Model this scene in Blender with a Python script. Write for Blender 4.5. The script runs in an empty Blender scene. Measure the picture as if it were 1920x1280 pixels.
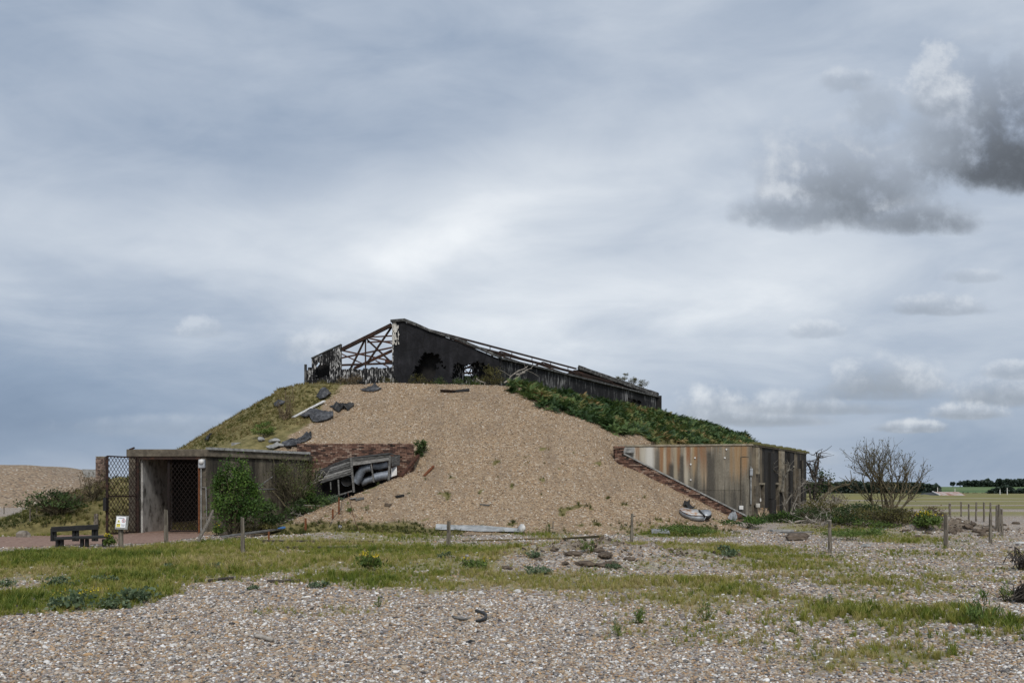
import bpy, math, random
import numpy as np
from mathutils import Vector, Matrix, Euler
sc = bpy.context.scene
COL = sc.collection
R = math.radians
F = 1600.0            # focal length in pixels of the 1920 wide photograph
HC = 1.7              # eye height
HY = 920.0            # horizon row

# ------------------------------------------------------------------ camera
cam_d = bpy.data.cameras.new('camera'); cam = bpy.data.objects.new('camera', cam_d); COL.objects.link(cam)
cam.location = (0, 0, HC); cam.rotation_euler = (R(90), 0, 0)
cam_d.sensor_width = 36; cam_d.lens = 36 * F / 1920; cam_d.shift_y = (HY - 640) / 1920
cam_d.clip_start = 0.1; cam_d.clip_end = 9000
sc.camera = cam
sc.view_settings.view_transform = 'Standard'; sc.view_settings.look = 'None'
sc.view_settings.exposure = 0.0; sc.view_settings.gamma = 1; sc.view_settings.use_curve_mapping = False
sc.cycles.max_bounces = 6; sc.cycles.diffuse_bounces = 3; sc.cycles.transparent_max_bounces = 8

# ------------------------------------------------------------------ node helpers
class S:
    """a node socket with arithmetic"""
    t = None
    def __init__(s, k): s.k = k
    def op(a, o, b=None, c=None, clamp=False):
        n = S.t.nodes.new('ShaderNodeMath'); n.operation = o; n.use_clamp = clamp
        for i, v in enumerate((a, b, c)):
            if v is None: continue
            if isinstance(v, S): S.t.links.new(v.k, n.inputs[i])
            else: n.inputs[i].default_value = v
        return S(n.outputs[0])
    def __add__(a, b): return a.op('ADD', b)
    __radd__ = __add__
    def __sub__(a, b): return a.op('SUBTRACT', b)
    def __rsub__(a, b): return (a * -1.0) + b
    def __mul__(a, b): return a.op('MULTIPLY', b)
    __rmul__ = __mul__
    def __truediv__(a, b): return a.op('DIVIDE', b)
    def sat(a): return a.op('ADD', 0.0, clamp=True)
def sm(x, lo, hi, a=0.0, b=1.0):
    n = S.t.nodes.new('ShaderNodeMapRange'); n.interpolation_type = 'SMOOTHSTEP'
    S.t.links.new(x.k, n.inputs[0])
    for i, v in enumerate((lo, hi, a, b)): n.inputs[i + 1].default_value = v
    return S(n.outputs[0])
def vec(x, y, z):
    n = S.t.nodes.new('ShaderNodeCombineXYZ')
    for i, v in enumerate((x, y, z)):
        if isinstance(v, S): S.t.links.new(v.k, n.inputs[i])
        else: n.inputs[i].default_value = v
    return S(n.outputs[0])
def sep(v):
    n = S.t.nodes.new('ShaderNodeSeparateXYZ'); S.t.links.new(v.k, n.inputs[0])
    return S(n.outputs[0]), S(n.outputs[1]), S(n.outputs[2])
def noise(v, scale, detail=4, rough=0.55, dist=0.0):
    n = S.t.nodes.new('ShaderNodeTexNoise')
    n.inputs['Scale'].default_value = scale; n.inputs['Detail'].default_value = detail
    n.inputs['Roughness'].default_value = rough; n.inputs['Distortion'].default_value = dist
    S.t.links.new(v.k, n.inputs['Vector']); return S(n.outputs[0])
def voro(v, scale, feat='F1'):
    n = S.t.nodes.new('ShaderNodeTexVoronoi'); n.feature = feat; n.inputs['Scale'].default_value = scale
    S.t.links.new(v.k, n.inputs['Vector']); return S(n.outputs['Distance']), S(n.outputs['Color'])
def scl(v, sx, sy, sz):
    n = S.t.nodes.new('ShaderNodeMapping'); n.inputs['Scale'].default_value = (sx, sy, sz)
    S.t.links.new(v.k, n.inputs[0]); return S(n.outputs[0])
def ramp(f, stops, const=False):
    n = S.t.nodes.new('ShaderNodeValToRGB'); cr = n.color_ramp
    if const: cr.interpolation = 'CONSTANT'
    while len(cr.elements) < len(stops): cr.elements.new(0.5)
    for e, (p, c) in zip(cr.elements, stops): e.position = p; e.color = (*c, 1)
    S.t.links.new(f.k, n.inputs[0]); return S(n.outputs[0])
def mix(f, a, b, mode='MIX'):
    n = S.t.nodes.new('ShaderNodeMix'); n.data_type = 'RGBA'; n.blend_type = mode
    if isinstance(f, S): S.t.links.new(f.k, n.inputs[0])
    else: n.inputs[0].default_value = f
    for i, v in ((6, a), (7, b)):
        if isinstance(v, S): S.t.links.new(v.k, n.inputs[i])
        else: n.inputs[i].default_value = (*v, 1)
    return S(n.outputs[2])
def attr(name, typ='GEOMETRY'):
    n = S.t.nodes.new('ShaderNodeAttribute'); n.attribute_name = name; n.attribute_type = typ
    return S(n.outputs['Fac'])
def coord(): 
    n = S.t.nodes.new('ShaderNodeNewGeometry'); return S(n.outputs['Position'])
def objc():
    n = S.t.nodes.new('ShaderNodeTexCoord'); return S(n.outputs['Object'])

# ------------------------------------------------------------------ sky
SUN_EL, SUN_AZ = 45.0, 172.0       # the veiled sun stands high behind the camera
world = bpy.data.worlds.new('World'); sc.world = world; world.use_nodes = True
S.t = world.node_tree
S.t.nodes.clear()
_sky = S.t.nodes.new('ShaderNodeTexSky'); _sky.sky_type = 'NISHITA'; _sky.sun_disc = False
_sky.sun_elevation = R(SUN_EL); _sky.sun_rotation = R(SUN_AZ); _sky.dust_density = 2.0
nishita = S(_sky.outputs[0])
def px_u(px): return (px - 960) / F
def px_v(py): return (HY - py) / F
tc = S.t.nodes.new('ShaderNodeTexCoord'); D = S(tc.outputs['Generated'])
dx, dy, dz = sep(D)
yy = dy.op('MAXIMUM', 0.2)
front = sm(dy, 0.2, 0.5)
u = dx / yy; v = dz / yy
uv = vec(u, v, 0.0)
wide = noise(scl(D, 1.0, 1.0, 2.6), 1.7, 5, 0.5, 0.5)
wide2 = noise(scl(D, 1.0, 1.0, 3.5), 4.5, 5, 0.5, 0.4)
fine = noise(uv, 11.0, 8, 0.6, 0.1)
finer = noise(uv, 38.0, 6, 0.6)
wu = noise(uv, 5.0, 4, 0.5)
fd0 = noise(scl(uv, 3.0, 7.0, 1.0), 1.6, 6, 0.6, 0.6) - 0.5
bright = 0.56 + (wide - 0.5) * 0.36 + (wide2 - 0.5) * 0.50 + fd0 * 0.30
uw = u + (wu - 0.5) * 0.10; vw = v + (wide2 - 0.5) * 0.10
def gauss(px, py, rx, ry, amp, tilt=0.0):
    a = (uw - px_u(px)); b = (vw - px_v(py)) - a * tilt
    a = a * (F / rx); b = b * (F / ry)
    e = (a * a + b * b) * -1.0
    return e.op('EXPONENT') * amp
soft = None
for g in ((100, 40, 520, 150, -.20), (560, 260, 420, 100, -.16, .1), (870, 395, 260, 70, .20, .25), (1000, 500, 420, 130, .08),
          (1250, 330, 420, 200, .12), (250, 480, 500, 110, .12, -.1), (150, 660, 520, 100, -.26), (60, 810, 800, 80, -.32),
          (1250, 560, 460, 50, .14, .08), (1750, 860, 420, 90, -.16), (1560, 740, 420, 90, -.10), (1700, 330, 400, 260, -.04), (1100, 790, 300, 70, .02), (1150, 100, 420, 110, -.06, .2),
          (1500, 480, 300, 60, .08, .15), (700, 560, 400, 60, .03)):
    s_ = gauss(*g); soft = s_ if soft is None else soft + s_
bright = (bright + soft * front).sat()
stratus = ramp(bright, [(0.0, (.18, .25, .37)), (0.28, (.29, .37, .495)), (0.52, (.455, .525, .63)), (0.78, (.675, .73, .80)), (1.0, (.90, .935, .97))])
col = stratus
# heaped clouds: px, py of the base centre, half width, height above base, depth below, darkness, opacity
clouds = [(1600, 392, 215, 180, 40, .95, 1.0), (1740, 422, 120, 60, 20, .95, .9), (1460, 402, 110, 60, 26, .6, .8), (1905, 322, 215, 285, 44, 1.35, 1.0), (1960, 330, 200, 200, 30, 1.45, .9), (1760, 250, 90, 110, 70, .5, .5), (1640, 190, 60, 50, 70, .5, .38), (1590, 150, 60, 24, 24, .55, .4), (1760, 200, 60, 120, 20, .55, .6),
          (1345, 778, 95, 60, 18, .30, .95), (1430, 790, 150, 34, 10, .50, .9), (1665, 725, 125, 64, 14, .45, .95), (1640, 742, 150, 44, 10, .55, .75), (1560, 770, 170, 24, 8, .5, .7), (1480, 765, 110, 40, 12, .4, .6),
          (1880, 748, 110, 50, 14, .5, .85), (1815, 778, 80, 28, 8, .5, .85), (1710, 804, 80, 20, 7, .55, .85), (1900, 700, 60, 30, 12, .3, .7),
          (1530, 625, 60, 30, 10, .12, .6), (1760, 582, 105, 36, 9, .5, .7), (1820, 520, 70, 20, 10, .4, .4),
          (380, 622, 60, 30, 10, .05, .45), (640, 650, 140, 40, 40, .05, .75), (330, 800, 260, 26, 18, .45, .22), (1480, 862, 120, 22, 12, .2, .4)]
fd = (fine - 0.5); ff = (finer - 0.5)
for (px, py, rx, up, dn, dark, op) in clouds:
    a = (u - px_u(px)) * (F / rx)
    b = (v - px_v(py)) * F
    bt = b.op('MAXIMUM', 0.0) * (1.0 / up); bb = b.op('MINIMUM', 0.0) * (1.0 / dn)
    big = min(1.0, rx / 150.0)
    dens = 1.12 - a * a - bt * bt - bb * bb * .7 + fd * (1.0 + 1.7 * big) + ff * (3.4 - 2.6 * big)
    al = sm(dens, -0.05, 0.7 + .55 * big, 0.0, op) * front
    top = bt + fd * (1.2 + 1.6 * big) + ff * (2.2 - 1.5 * big) + a * a * .15
    lit = ramp(sm(top, -0.2 + .15 * dark * big, .95 + .35 * dark * big), [(0, (.44 - .23 * dark, .50 - .265 * dark, .585 - .315 * dark)), (0.5, (.55 - .17 * dark, .60 - .17 * dark, .67 - .16 * dark)), (1.0, (.76 - .10 * min(dark, 1), .80 - .10 * min(dark, 1), .85 - .10 * min(dark, 1)))])
    col = mix(al, col, lit)
skyc = mix(0.94, mix(1.0, nishita, (.10, .10, .10), 'MULTIPLY'), col)
bg = S.t.nodes.new('ShaderNodeBackground'); out = S.t.nodes.new('ShaderNodeOutputWorld')
S.t.links.new(skyc.k, bg.inputs[0]); bg.inputs[1].default_value = 1.0
S.t.links.new(bg.outputs[0], out.inputs[0])
world.cycles.sampling_method = 'MANUAL'; world.cycles.sample_map_resolution = 256

sun_d = bpy.data.lights.new('sun', 'SUN'); sun = bpy.data.objects.new('sun', sun_d); COL.objects.link(sun)
sun_d.energy = 2.3; sun_d.angle = R(12); sun_d.color = (1.0, .96, .90)
_a, _e = R(SUN_AZ), R(SUN_EL)
_sd = Vector((math.sin(_a) * math.cos(_e), math.cos(_a) * math.cos(_e), math.sin(_e)))
sun.rotation_euler = _sd.to_track_quat('Z', 'Y').to_euler(); sun.location = (-30, -30, 60)

# ------------------------------------------------------------------ numeric helpers
def _hash(i, j, s):
    n = (i.astype(np.int64) * 374761393 + j.astype(np.int64) * 668265263 + s * 974634777) & 0xffffffff
    n = ((n ^ (n >> 13)) * 1274126177) & 0xffffffff
    return ((n ^ (n >> 16)) & 0xffff) / 65535.0
def vn(x, y, s=0):
    x = np.asarray(x, float); y = np.asarray(y, float)
    i = np.floor(x); j = np.floor(y); f = x - i; g = y - j
    f = f * f * (3 - 2 * f); g = g * g * (3 - 2 * g)
    a, b, c, d = _hash(i, j, s), _hash(i + 1, j, s), _hash(i, j + 1, s), _hash(i + 1, j + 1, s)
    return (a * (1 - f) + b * f) * (1 - g) + (c * (1 - f) + d * f) * g
def fbm(x, y, s=0, o=4):
    t = 0; a = .5; k = 1
    for q in range(o): t = t + a * vn(np.asarray(x) * k, np.asarray(y) * k, s + q); a *= .5; k *= 2.03
    return t / (1 - .5 ** o)
def ss(x, a, b):
    t = np.clip((np.asarray(x, float) - a) / (b - a), 0, 1); return t * t * (3 - 2 * t)
def segd(x, y, a, b):
    ax, ay = a; bx, by = b; L = (bx - ax) ** 2 + (by - ay) ** 2
    t = np.clip(((x - ax) * (bx - ax) + (y - ay) * (by - ay)) / L, 0, 1)
    return np.hypot(x - ax - t * (bx - ax), y - ay - t * (by - ay))
def inpoly(x, y, P):
    x = np.asarray(x, float); y = np.asarray(y, float); r = np.zeros(np.broadcast(x, y).shape, bool)
    for k in range(len(P)):
        (x1, y1), (x2, y2) = P[k], P[k - 1]
        if y1 == y2: continue
        r ^= ((y1 > y) != (y2 > y)) & (x < (x2 - x1) * (y - y1) / (y2 - y1) + x1)
    return r
def W(px, py, Y): return Vector(((px - 960) * Y / F, Y, HC + (HY - py) * Y / F))
def gxy(px, py):
    Y = F * HC / (py - HY); return ((px - 960) * Y / F, Y)

# ------------------------------------------------------------------ terrain heights
def ground(x, y):
    x = np.asarray(x, float); y = np.asarray(y, float)
    near = 1 - ss(y, 60, 110)
    z = .10 * (fbm(x / 3.2, y / 3.2, 3) - .5) * near + .05 * (fbm(x / .7, y / .7, 9, 2) - .5) * near
    z = z + .22 * ss(y, 35, 42) * ss(x, 4, 10)
    e = ((x - 1.9) / 3.6) ** 2 + ((y - 20.2) / 1.7) ** 2
    z = z + np.exp(-e * 1.2) * (.16 + .62 * fbm(x / .55, y / .55, 21, 4) ** 1.4)
    e = ((x - 17.6) / 3.2) ** 2 + ((y - 35) / 2.2) ** 2
    z = z + np.exp(-e * 1.2) * (.08 + .75 * fbm(x / .7, y / .7, 31, 4) ** 1.5)
    e = ((x + 6.3) / 2.0) ** 2 + ((y - 31) / 2.0) ** 2
    z = z + .2 * np.exp(-e)
    e = ((x - 16.3) / 1.3) ** 2 + ((y - 43.5) / 1.2) ** 2
    z = z + .95 * np.exp(-e * e)
    z = z + .5 * ss(y, 150, 185) * (1 - ss(y, 190, 215)) 
    return z
def mound0(x, y):
    x = np.asarray(x, float); y = np.asarray(y, float)
    ds = []
    for (nx, ny), (p, q) in (((.04, -1), (-5, 48.9)), ((.86, -.51), (.5, 49.4)), ((-1.3, -.07), (-13.9, 52)), ((-.86, -.76), (-13.3, 50.6)), ((-.1, .99), (3, 80))):
        ds.append(np.maximum(nx * (x - p) + ny * (y - q), 0) + 1e-6)
    d = sum(k ** 5 for k in ds) ** .2
    z = 7.55 - .525 * (np.sqrt(d * d + 1.0) - .75)
    z = z + .35 * ss(-d, -1.0, 0.0)
    z = z + .22 * (fbm(x / 1.1, y / 5.0, 47) - .5) * ss(-y, -50, -46)
    z = z + .34 * (fbm(x / 4.5, y / 4.5, 41) - .5) + .16 * (fbm(x / 1.2, y / 1.2, 44) - .5) * ss(-x, 4, 9)
    k = .30
    z = np.where(z > 3, z, k * np.log1p(np.exp(np.clip(z / k, -40, 40))) - .05)
    return z
WALLY = 40.15
def cut_right(x, y, z):
    z = np.where(y > 42, np.minimum(z, .35 + 1.1 * np.maximum(.326 * y - .945 * x + .3, 0)), z)
    f = (42.5 - .14 * (x - 5.1)) - y
    return z - (.53 + .12 * ss(x, 8.5, 11)) * ss(x, 4.2, 5.4) * (1 - ss(x, 11.4, 13.2)) * np.where(f > -1.5, 1 - ss(f, .6, 4.5), 0)
def mound(x, y):
    x = np.asarray(x, float); y = np.asarray(y, float)
    z = cut_right(x, y, mound0(x, y))
    inl = .12 + .56 * np.maximum(segd(x, y, (-10.9, 32.0), (-9.6, 39.6)) - .7, 0)
    z = np.where((y < WALLY + .0) & (x > -12.4), np.minimum(z, inl), z)
    plat = 3.75 - 1.0 * np.where(inpoly(x, y, [(-10.4, 40.3), (-5.0, 40.3), (-5.0, 45), (-10.4, 45)]), 0,
                                 np.minimum.reduce([segd(x, y, (-10.4, 40.3), (-5.0, 40.3)), segd(x, y, (-5.0, 40.3), (-5.0, 45))]))
    z = np.where((y > WALLY) & (x > -11.5) & (x < -4.3), np.maximum(z, plat), z)
    # grass bank left of the entrance
    bank = 2.35 - .42 * segd(x, y, (-17.2, 37.4), (-17.6, 47)) + .25 * (fbm(x / 1.5, y / 1.5, 51) - .5)
    z = np.where((x < -15.25) & (y > 33), np.maximum(z, bank), z)
    tun = inpoly(x, y, [(-15.0, 33.2), (-12.45, 33.2), (-9.9, 37.9), (-9.9, 40.1), (-15.0, 40.1)])
    z = np.where(tun, np.where(y < 37.2, -.4, np.minimum(z, 3.0)), z)
    top = inpoly(x, y, [(-15.4, 40.0), (-9.6, 40.0), (-9.6, 43), (-15.4, 43)])
    z = np.where(top, np.maximum(z, 3.1), z)
    bun = inpoly(x, y, [(5.7, 43.05), (11.75, 42.1), (17.7, 51.6), (10.5, 56)])
    z = np.where(bun, np.minimum(z, 3.75), z)
    outside = (.86 * (x - 11.9) - .51 * (y - 42) > .0) & (y > 40)
    z = np.where(outside & (y < 55), np.minimum(z, .1), z)
    return z
def H(x, y): return np.maximum(ground(x, y), mound(x, y))
def hz(x, y): return float(H(np.array([x]), np.array([y]))[0])
_Y = np.concatenate([np.arange(6, 60, .04), np.arange(60, 140, .2), np.arange(140, 900, 2)])
def hit(px, py, y0=0.0):
    X = (px - 960) * _Y / F; Z = HC + (HY - py) * _Y / F
    k = np.nonzero((Z <= H(X, _Y)) & (_Y > y0))[0]
    i = k[0] if len(k) else -1
    return Vector((X[i], _Y[i], float(H(X[i:i+1] if i >= 0 else X[-1:], _Y[i:i+1] if i >= 0 else _Y[-1:])[0])))
rng = random.Random(7); nr = np.random.default_rng(11)

# ------------------------------------------------------------------ mesh helpers
ORG = {}
def org(parent):
    return ORG.get(parent.name, Vector((0, 0, 0))) if parent else Vector((0, 0, 0))
def link(name, me, parent=None, mat=None):
    o = bpy.data.objects.new(name, me); COL.objects.link(o)
    if mat is not None and me is not None and not me.materials: me.materials.append(mat)
    if parent is not None: o.parent = parent; ORG[o.name] = org(parent)
    return o
def tag(o, label=None, cat=None, group=None, kind=None):
    if label: o['label'] = label
    if cat: o['category'] = cat
    if group: o['group'] = group
    if kind: o['kind'] = kind
    return o
def thing(name, label, cat, loc, group=None):
    o = bpy.data.objects.new(name, None); COL.objects.link(o); o.location = loc; o.empty_display_size = .2
    ORG[o.name] = Vector(loc); return tag(o, label, cat, group)
def setattr_f(me, name, arr, dom):
    a = me.attributes.new(name, 'FLOAT', dom); a.data.foreach_set('value', np.asarray(arr, np.float32))
def npmesh(name, V, Fc, mat, parent=None, tone=None, smooth=False, loc=None):
    """V (N,3) world coordinates, Fc (M,k)"""
    V = np.asarray(V, float); Fc = np.asarray(Fc, int)
    o_ = np.array(org(parent)) if loc is None else np.array(loc)
    me = bpy.data.meshes.new(name); k = Fc.shape[1]
    me.vertices.add(len(V)); me.vertices.foreach_set('co', (V - o_).astype(np.float32).ravel())
    me.loops.add(Fc.size); me.loops.foreach_set('vertex_index', Fc.astype(np.int32).ravel())
    me.polygons.add(len(Fc)); me.polygons.foreach_set('loop_start', np.arange(0, Fc.size, k, dtype=np.int32))
    me.update(calc_edges=True); me.validate()
    if smooth: me.polygons.foreach_set('use_smooth', np.ones(len(me.polygons), bool))
    if tone is not None and len(tone) == len(me.polygons): setattr_f(me, 'tone', tone, 'FACE')
    o = link(name, me, parent, mat)
    if loc is not None and parent is None: o.location = loc
    return o
class MB:
    def __init__(s): s.v = []; s.f = []; s.t = []
    def add(s, vs, fs, tone=.5):
        b = len(s.v); s.v += [Vector(q) for q in vs]
        for f in fs: s.f.append([b + i for i in f]); s.t.append(tone)
        return s
    def box(s, c, size, rot=None, tone=.5, taper=1.0):
        hx, hy, hz_ = size[0] / 2, size[1] / 2, size[2] / 2; c = Vector(c)
        vs = []
        for z in (-1, 1):
            k = taper if z > 0 else 1
            for x, y in ((-1, -1), (1, -1), (1, 1), (-1, 1)):
                p = Vector((x * hx * k, y * hy * k, z * hz_))
                vs.append(c + (rot @ p if rot is not None else p))
        return s.add(vs, [(3, 2, 1, 0), (4, 5, 6, 7), (0, 1, 5, 4), (1, 2, 6, 5), (2, 3, 7, 6), (3, 0, 4, 7)], tone)
    def beam(s, a, b, w, h, up=(0, 0, 1), tone=.5):
        a = Vector(a); b = Vector(b); d = (b - a); L = d.length; d.normalize()
        x = d.cross(Vector(up)); 
        if x.length < 1e-4: x = d.cross(Vector((0, 1, 0)))
        x.normalize(); z = x.cross(d)
        m = Matrix((x, d, z)).transposed()
        return s.box((a + b) / 2, (w, L, h), m, tone)
    def tube(s, pts, rad, n=6, tone=.5, cap=True):
        pts = [Vector(p) for p in pts]; b = len(s.v)
        if not hasattr(rad, '__len__'): rad = [rad] * len(pts)
        ref = None
        for i, p in enumerate(pts):
            d = (pts[min(i + 1, len(pts) - 1)] - pts[max(i - 1, 0)]).normalized()
            if ref is None: ref = d.orthogonal().normalized()
            x = (ref - d * ref.dot(d)); x = x.normalized() if x.length > 1e-5 else d.orthogonal().normalized(); ref = x
            y = d.cross(x)
            for k in range(n):
                a = 2 * math.pi * k / n; s.v.append(p + (x * math.cos(a) + y * math.sin(a)) * rad[i])
        for i in range(len(pts) - 1):
            for k in range(n):
                s.f.append([b + i * n + k, b + i * n + (k + 1) % n, b + (i + 1) * n + (k + 1) % n, b + (i + 1) * n + k]); s.t.append(tone)
        if cap:
            s.f.append([b + k for k in range(n)][::-1]); s.t.append(tone)
            e = b + (len(pts) - 1) * n; s.f.append([e + k for k in range(n)]); s.t.append(tone)
        return s
    def prism(s, pts, vecd, tone=.5):
        """polygon pts (coplanar) pushed along vecd"""
        n = len(pts); p = [Vector(q) for q in pts]; q = [a + Vector(vecd) for a in p]
        return s.add(p + q, [tuple(range(n))[::-1], tuple(range(n, 2 * n))] + [(i, (i + 1) % n, n + (i + 1) % n, n + i) for i in range(n)], tone)
    def build(s, name, mat, parent=None, smooth=False, bevel=0, loc=None):
        o_ = org(parent) if loc is None else Vector(loc)
        me = bpy.data.meshes.new(name); me.from_pydata([tuple(p - o_) for p in s.v], [], s.f); me.update()
        if len(me.polygons) == len(s.t): setattr_f(me, 'tone', s.t, 'FACE')
        if smooth: me.polygons.foreach_set('use_smooth', np.ones(len(me.polygons), bool))
        o = link(name, me, parent, mat)
        if loc is not None and parent is None: o.location = loc
        if bevel:
            m = o.modifiers.new('bevel', 'BEVEL'); m.width = bevel; m.segments = 2; m.limit_method = 'ANGLE'
        return o

# ------------------------------------------------------------------ materials
M = {}
def newmat(name):
    m = bpy.data.materials.new(name); m.use_nodes = True; M[name] = m; S.t = m.node_tree; S.t.nodes.clear(); return m
def finish(col, rough=.85, bump=None, bstr=.4, bdist=.02, metal=0.0, transl=0.0, spec=.3):
    t = S.t; p = t.nodes.new('ShaderNodeBsdfPrincipled'); o = t.nodes.new('ShaderNodeOutputMaterial')
    if isinstance(col, S): t.links.new(col.k, p.inputs['Base Color'])
    else: p.inputs['Base Color'].default_value = (*col, 1)
    if isinstance(rough, S): t.links.new(rough.k, p.inputs['Roughness'])
    else: p.inputs['Roughness'].default_value = rough
    p.inputs['Metallic'].default_value = metal; p.inputs['Specular IOR Level'].default_value = spec
    if bump is not None:
        b = t.nodes.new('ShaderNodeBump'); b.inputs['Strength'].default_value = bstr; b.inputs['Distance'].default_value = bdist
        t.links.new(bump.k, b.inputs['Height']); t.links.new(b.outputs[0], p.inputs['Normal'])
    sh = p.outputs[0]
    if transl:
        tr = t.nodes.new('ShaderNodeBsdfTranslucent'); ms = t.nodes.new('ShaderNodeMixShader'); ms.inputs[0].default_value = transl
        t.links.new(col.k, tr.inputs[0]); t.links.new(sh, ms.inputs[1]); t.links.new(tr.outputs[0], ms.inputs[2]); sh = ms.outputs[0]
    t.links.new(sh, o.inputs[0])
PEB = [(0, (.05, .048, .05)), (.10, (.135, .125, .12)), (.22, (.23, .215, .205)), (.35, (.33, .235, .14)), (.47, (.40, .36, .31)), (.58, (.205, .125, .07)), (.67, (.30, .30, .315)), (.77, (.39, .25, .125)), (.86, (.50, .47, .43)), (.95, (.64, .62, .59))]
PEBI = [(0, (.035, .033, .035)), (.09, (.125, .115, .11)), (.20, (.225, .205, .185)), (.33, (.35, .235, .13)), (.45, (.40, .35, .28)), (.56, (.20, .115, .06)), (.65, (.285, .29, .31)), (.76, (.40, .25, .12)), (.85, (.47, .44, .40)), (.935, (.60, .58, .55)), (.985, (.74, .73, .71))]
TANP = [(0, (.07, .055, .042)), (.09, (.19, .135, .085)), (.26, (.31, .225, .145)), (.48, (.40, .295, .19)), (.66, (.26, .175, .105)), (.77, (.45, .355, .25)), (.89, (.35, .215, .11)), (.96, (.66, .61, .53))]
def pebble_layer(P, scale, stops):
    d, c = voro(P, scale); r, g, b = sep(c)
    return ramp(r, stops, True), d, g
# ground: shingle with moss and litter where the mask says grass grows
newmat('ground')
P = coord(); dcam = sep(P)[1]
c1, d1, g1 = pebble_layer(P, 30.0, PEB); c2, d2, g2 = pebble_layer(P, 15.0, PEB)
peb = mix(.42, c1, c2)
big = noise(P, .55, 5, .6)
peb = mix(sm(big, .35, .7, 0, .25), peb, (.34, .27, .19))
gm = attr('grass'); dirt = attr('dirt')
turf = ramp(noise(P, 3.5, 5, .7), [(.2, (.10, .09, .04)), (.45, (.20, .185, .08)), (.62, (.28, .245, .125)), (.8, (.36, .315, .21))])
fieldn = noise(scl(P, .010, .045, 1), 1.0, 5, .6, .3)
far = sm(dcam, 45, 75)
field = ramp(fieldn, [(.36, (.09, .095, .035)), (.44, (.13, .13, .04)), (.52, (.21, .185, .05)), (.58, (.15, .14, .05)), (.64, (.33, .29, .21))])
field = mix(.35, field, ramp(noise(P, .9, 6, .7), [(.3, (.11, .105, .03)), (.7, (.27, .24, .09))]))
edge = noise(P, 6.0, 4, .7)
gmask = sm(gm + (edge - .5) * 1.1, .35, .95)
base = mix(gmask, peb, turf)
dn = noise(P, 5.0, 6, .7)
base = mix(sm(dirt + (dn - .5) * .6, .35, .7), base, ramp(dn, [(.3, (.075, .06, .045)), (.5, (.17, .135, .10)), (.7, (.27, .225, .175))]))
base = mix(far * sm(gm, .15, .5), base, field)
finish(base, .9, mix(gmask, d1 * -1.0, noise(P, 40, 4, .7)), .6, .03)
# mound: warm shingle, thin turf on the left
newmat('mound')
P = coord()
c1, d1, g1 = pebble_layer(P, 22.0, TANP); c2, d2, g2 = pebble_layer(P, 11.0, TANP)
peb = mix(.45, c1, c2)
peb = mix(sm(noise(P, .35, 5, .6), .35, .7, 0, .4), peb, (.29, .225, .16))
peb = mix(sm(noise(scl(P, .9, .25, .35), 1.0, 5, .65), .47, .66, 0, .55), peb, (.20, .15, .105))
gm = attr('grass')
turf = ramp(noise(scl(P, 1.4, 1, 3.5), 1.6, 6, .68), [(.25, (.05, .043, .018)), (.42, (.115, .10, .036)), (.55, (.175, .15, .06)), (.72, (.27, .215, .105))])
gmask = sm(gm + (noise(P, 2.2, 5, .7) - .5) * .9, .32, .68)
finish(mix(gmask, peb, turf), .92, mix(gmask, d1 * -1.0, noise(P, 9, 5, .7)), .7, .05)
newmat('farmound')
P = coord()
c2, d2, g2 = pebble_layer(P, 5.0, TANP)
peb = mix(.55, c2, (.20, .155, .115))  # darker brown mixed in paints cloud shadow over the whole mound
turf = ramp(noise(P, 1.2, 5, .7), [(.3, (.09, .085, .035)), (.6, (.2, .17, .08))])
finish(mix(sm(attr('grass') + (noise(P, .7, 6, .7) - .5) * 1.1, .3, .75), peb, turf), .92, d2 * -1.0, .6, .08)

def simple(name, stops, scale=6, detail=5, rough=.85, bstr=.4, bdist=.02, sc3=(1, 1, 1), tone=0.0, metal=0, spec=.3):
    newmat(name); P = objc()
    f = noise(scl(P, *sc3), scale, detail, .65)
    if tone: f = f + (attr('tone') - .5) * tone
    finish(ramp(f, stops), rough, noise(P, scale * 3, 4, .65), bstr, bdist, metal, 0, spec)
simple('concrete', [(.25, (.10, .085, .065)), (.45, (.23, .195, .145)), (.6, (.31, .27, .20)), (.78, (.42, .38, .31))], 3.5)
simple('dark_concrete', [(.25, (.04, .034, .027)), (.45, (.095, .08, .06)), (.6, (.15, .128, .096)), (.78, (.24, .215, .17))], 3.5, 7)
simple('shaded_concrete', [(.3, (.012, .010, .009)), (.6, (.035, .029, .024)), (.8, (.07, .06, .05))], 2.5, 6)  # darkened so the back of the entrance stays in shade
simple('pale_concrete', [(.25, (.16, .15, .13)), (.42, (.42, .40, .36)), (.6, (.60, .58, .53)), (.8, (.70, .68, .64))], 1.6, 7)
simple('stained_concrete', [(.30, (.05, .046, .04)), (.40, (.24, .23, .205)), (.48, (.46, .445, .41)), (.62, (.58, .565, .525)), (.8, (.68, .665, .63))], 2.2, 8, .92, .5, .02, (1, 1, .8))
simple('grey_concrete', [(.25, (.12, .12, .115)), (.5, (.26, .26, .25)), (.75, (.42, .42, .41))], 5)
simple('near_black', [(.3, (.006, .006, .006)), (.7, (.022, .02, .019))], 3)  # near-black, for dark walls and for shade inside openings
newmat('render_black'); P = objc(); f = noise(P, 1.1, 7, .62); f2 = noise(scl(P, 3.5, 3.5, .5), 1.0, 5, .62); f3 = noise(P, 9, 5, .7)
_n = S.t.nodes.new('ShaderNodeTexVoronoi'); _n.feature = 'DISTANCE_TO_EDGE'; _n.inputs['Scale'].default_value = .5; S.t.links.new(P.k, _n.inputs['Vector']); cr = S(_n.outputs['Distance'])
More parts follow.
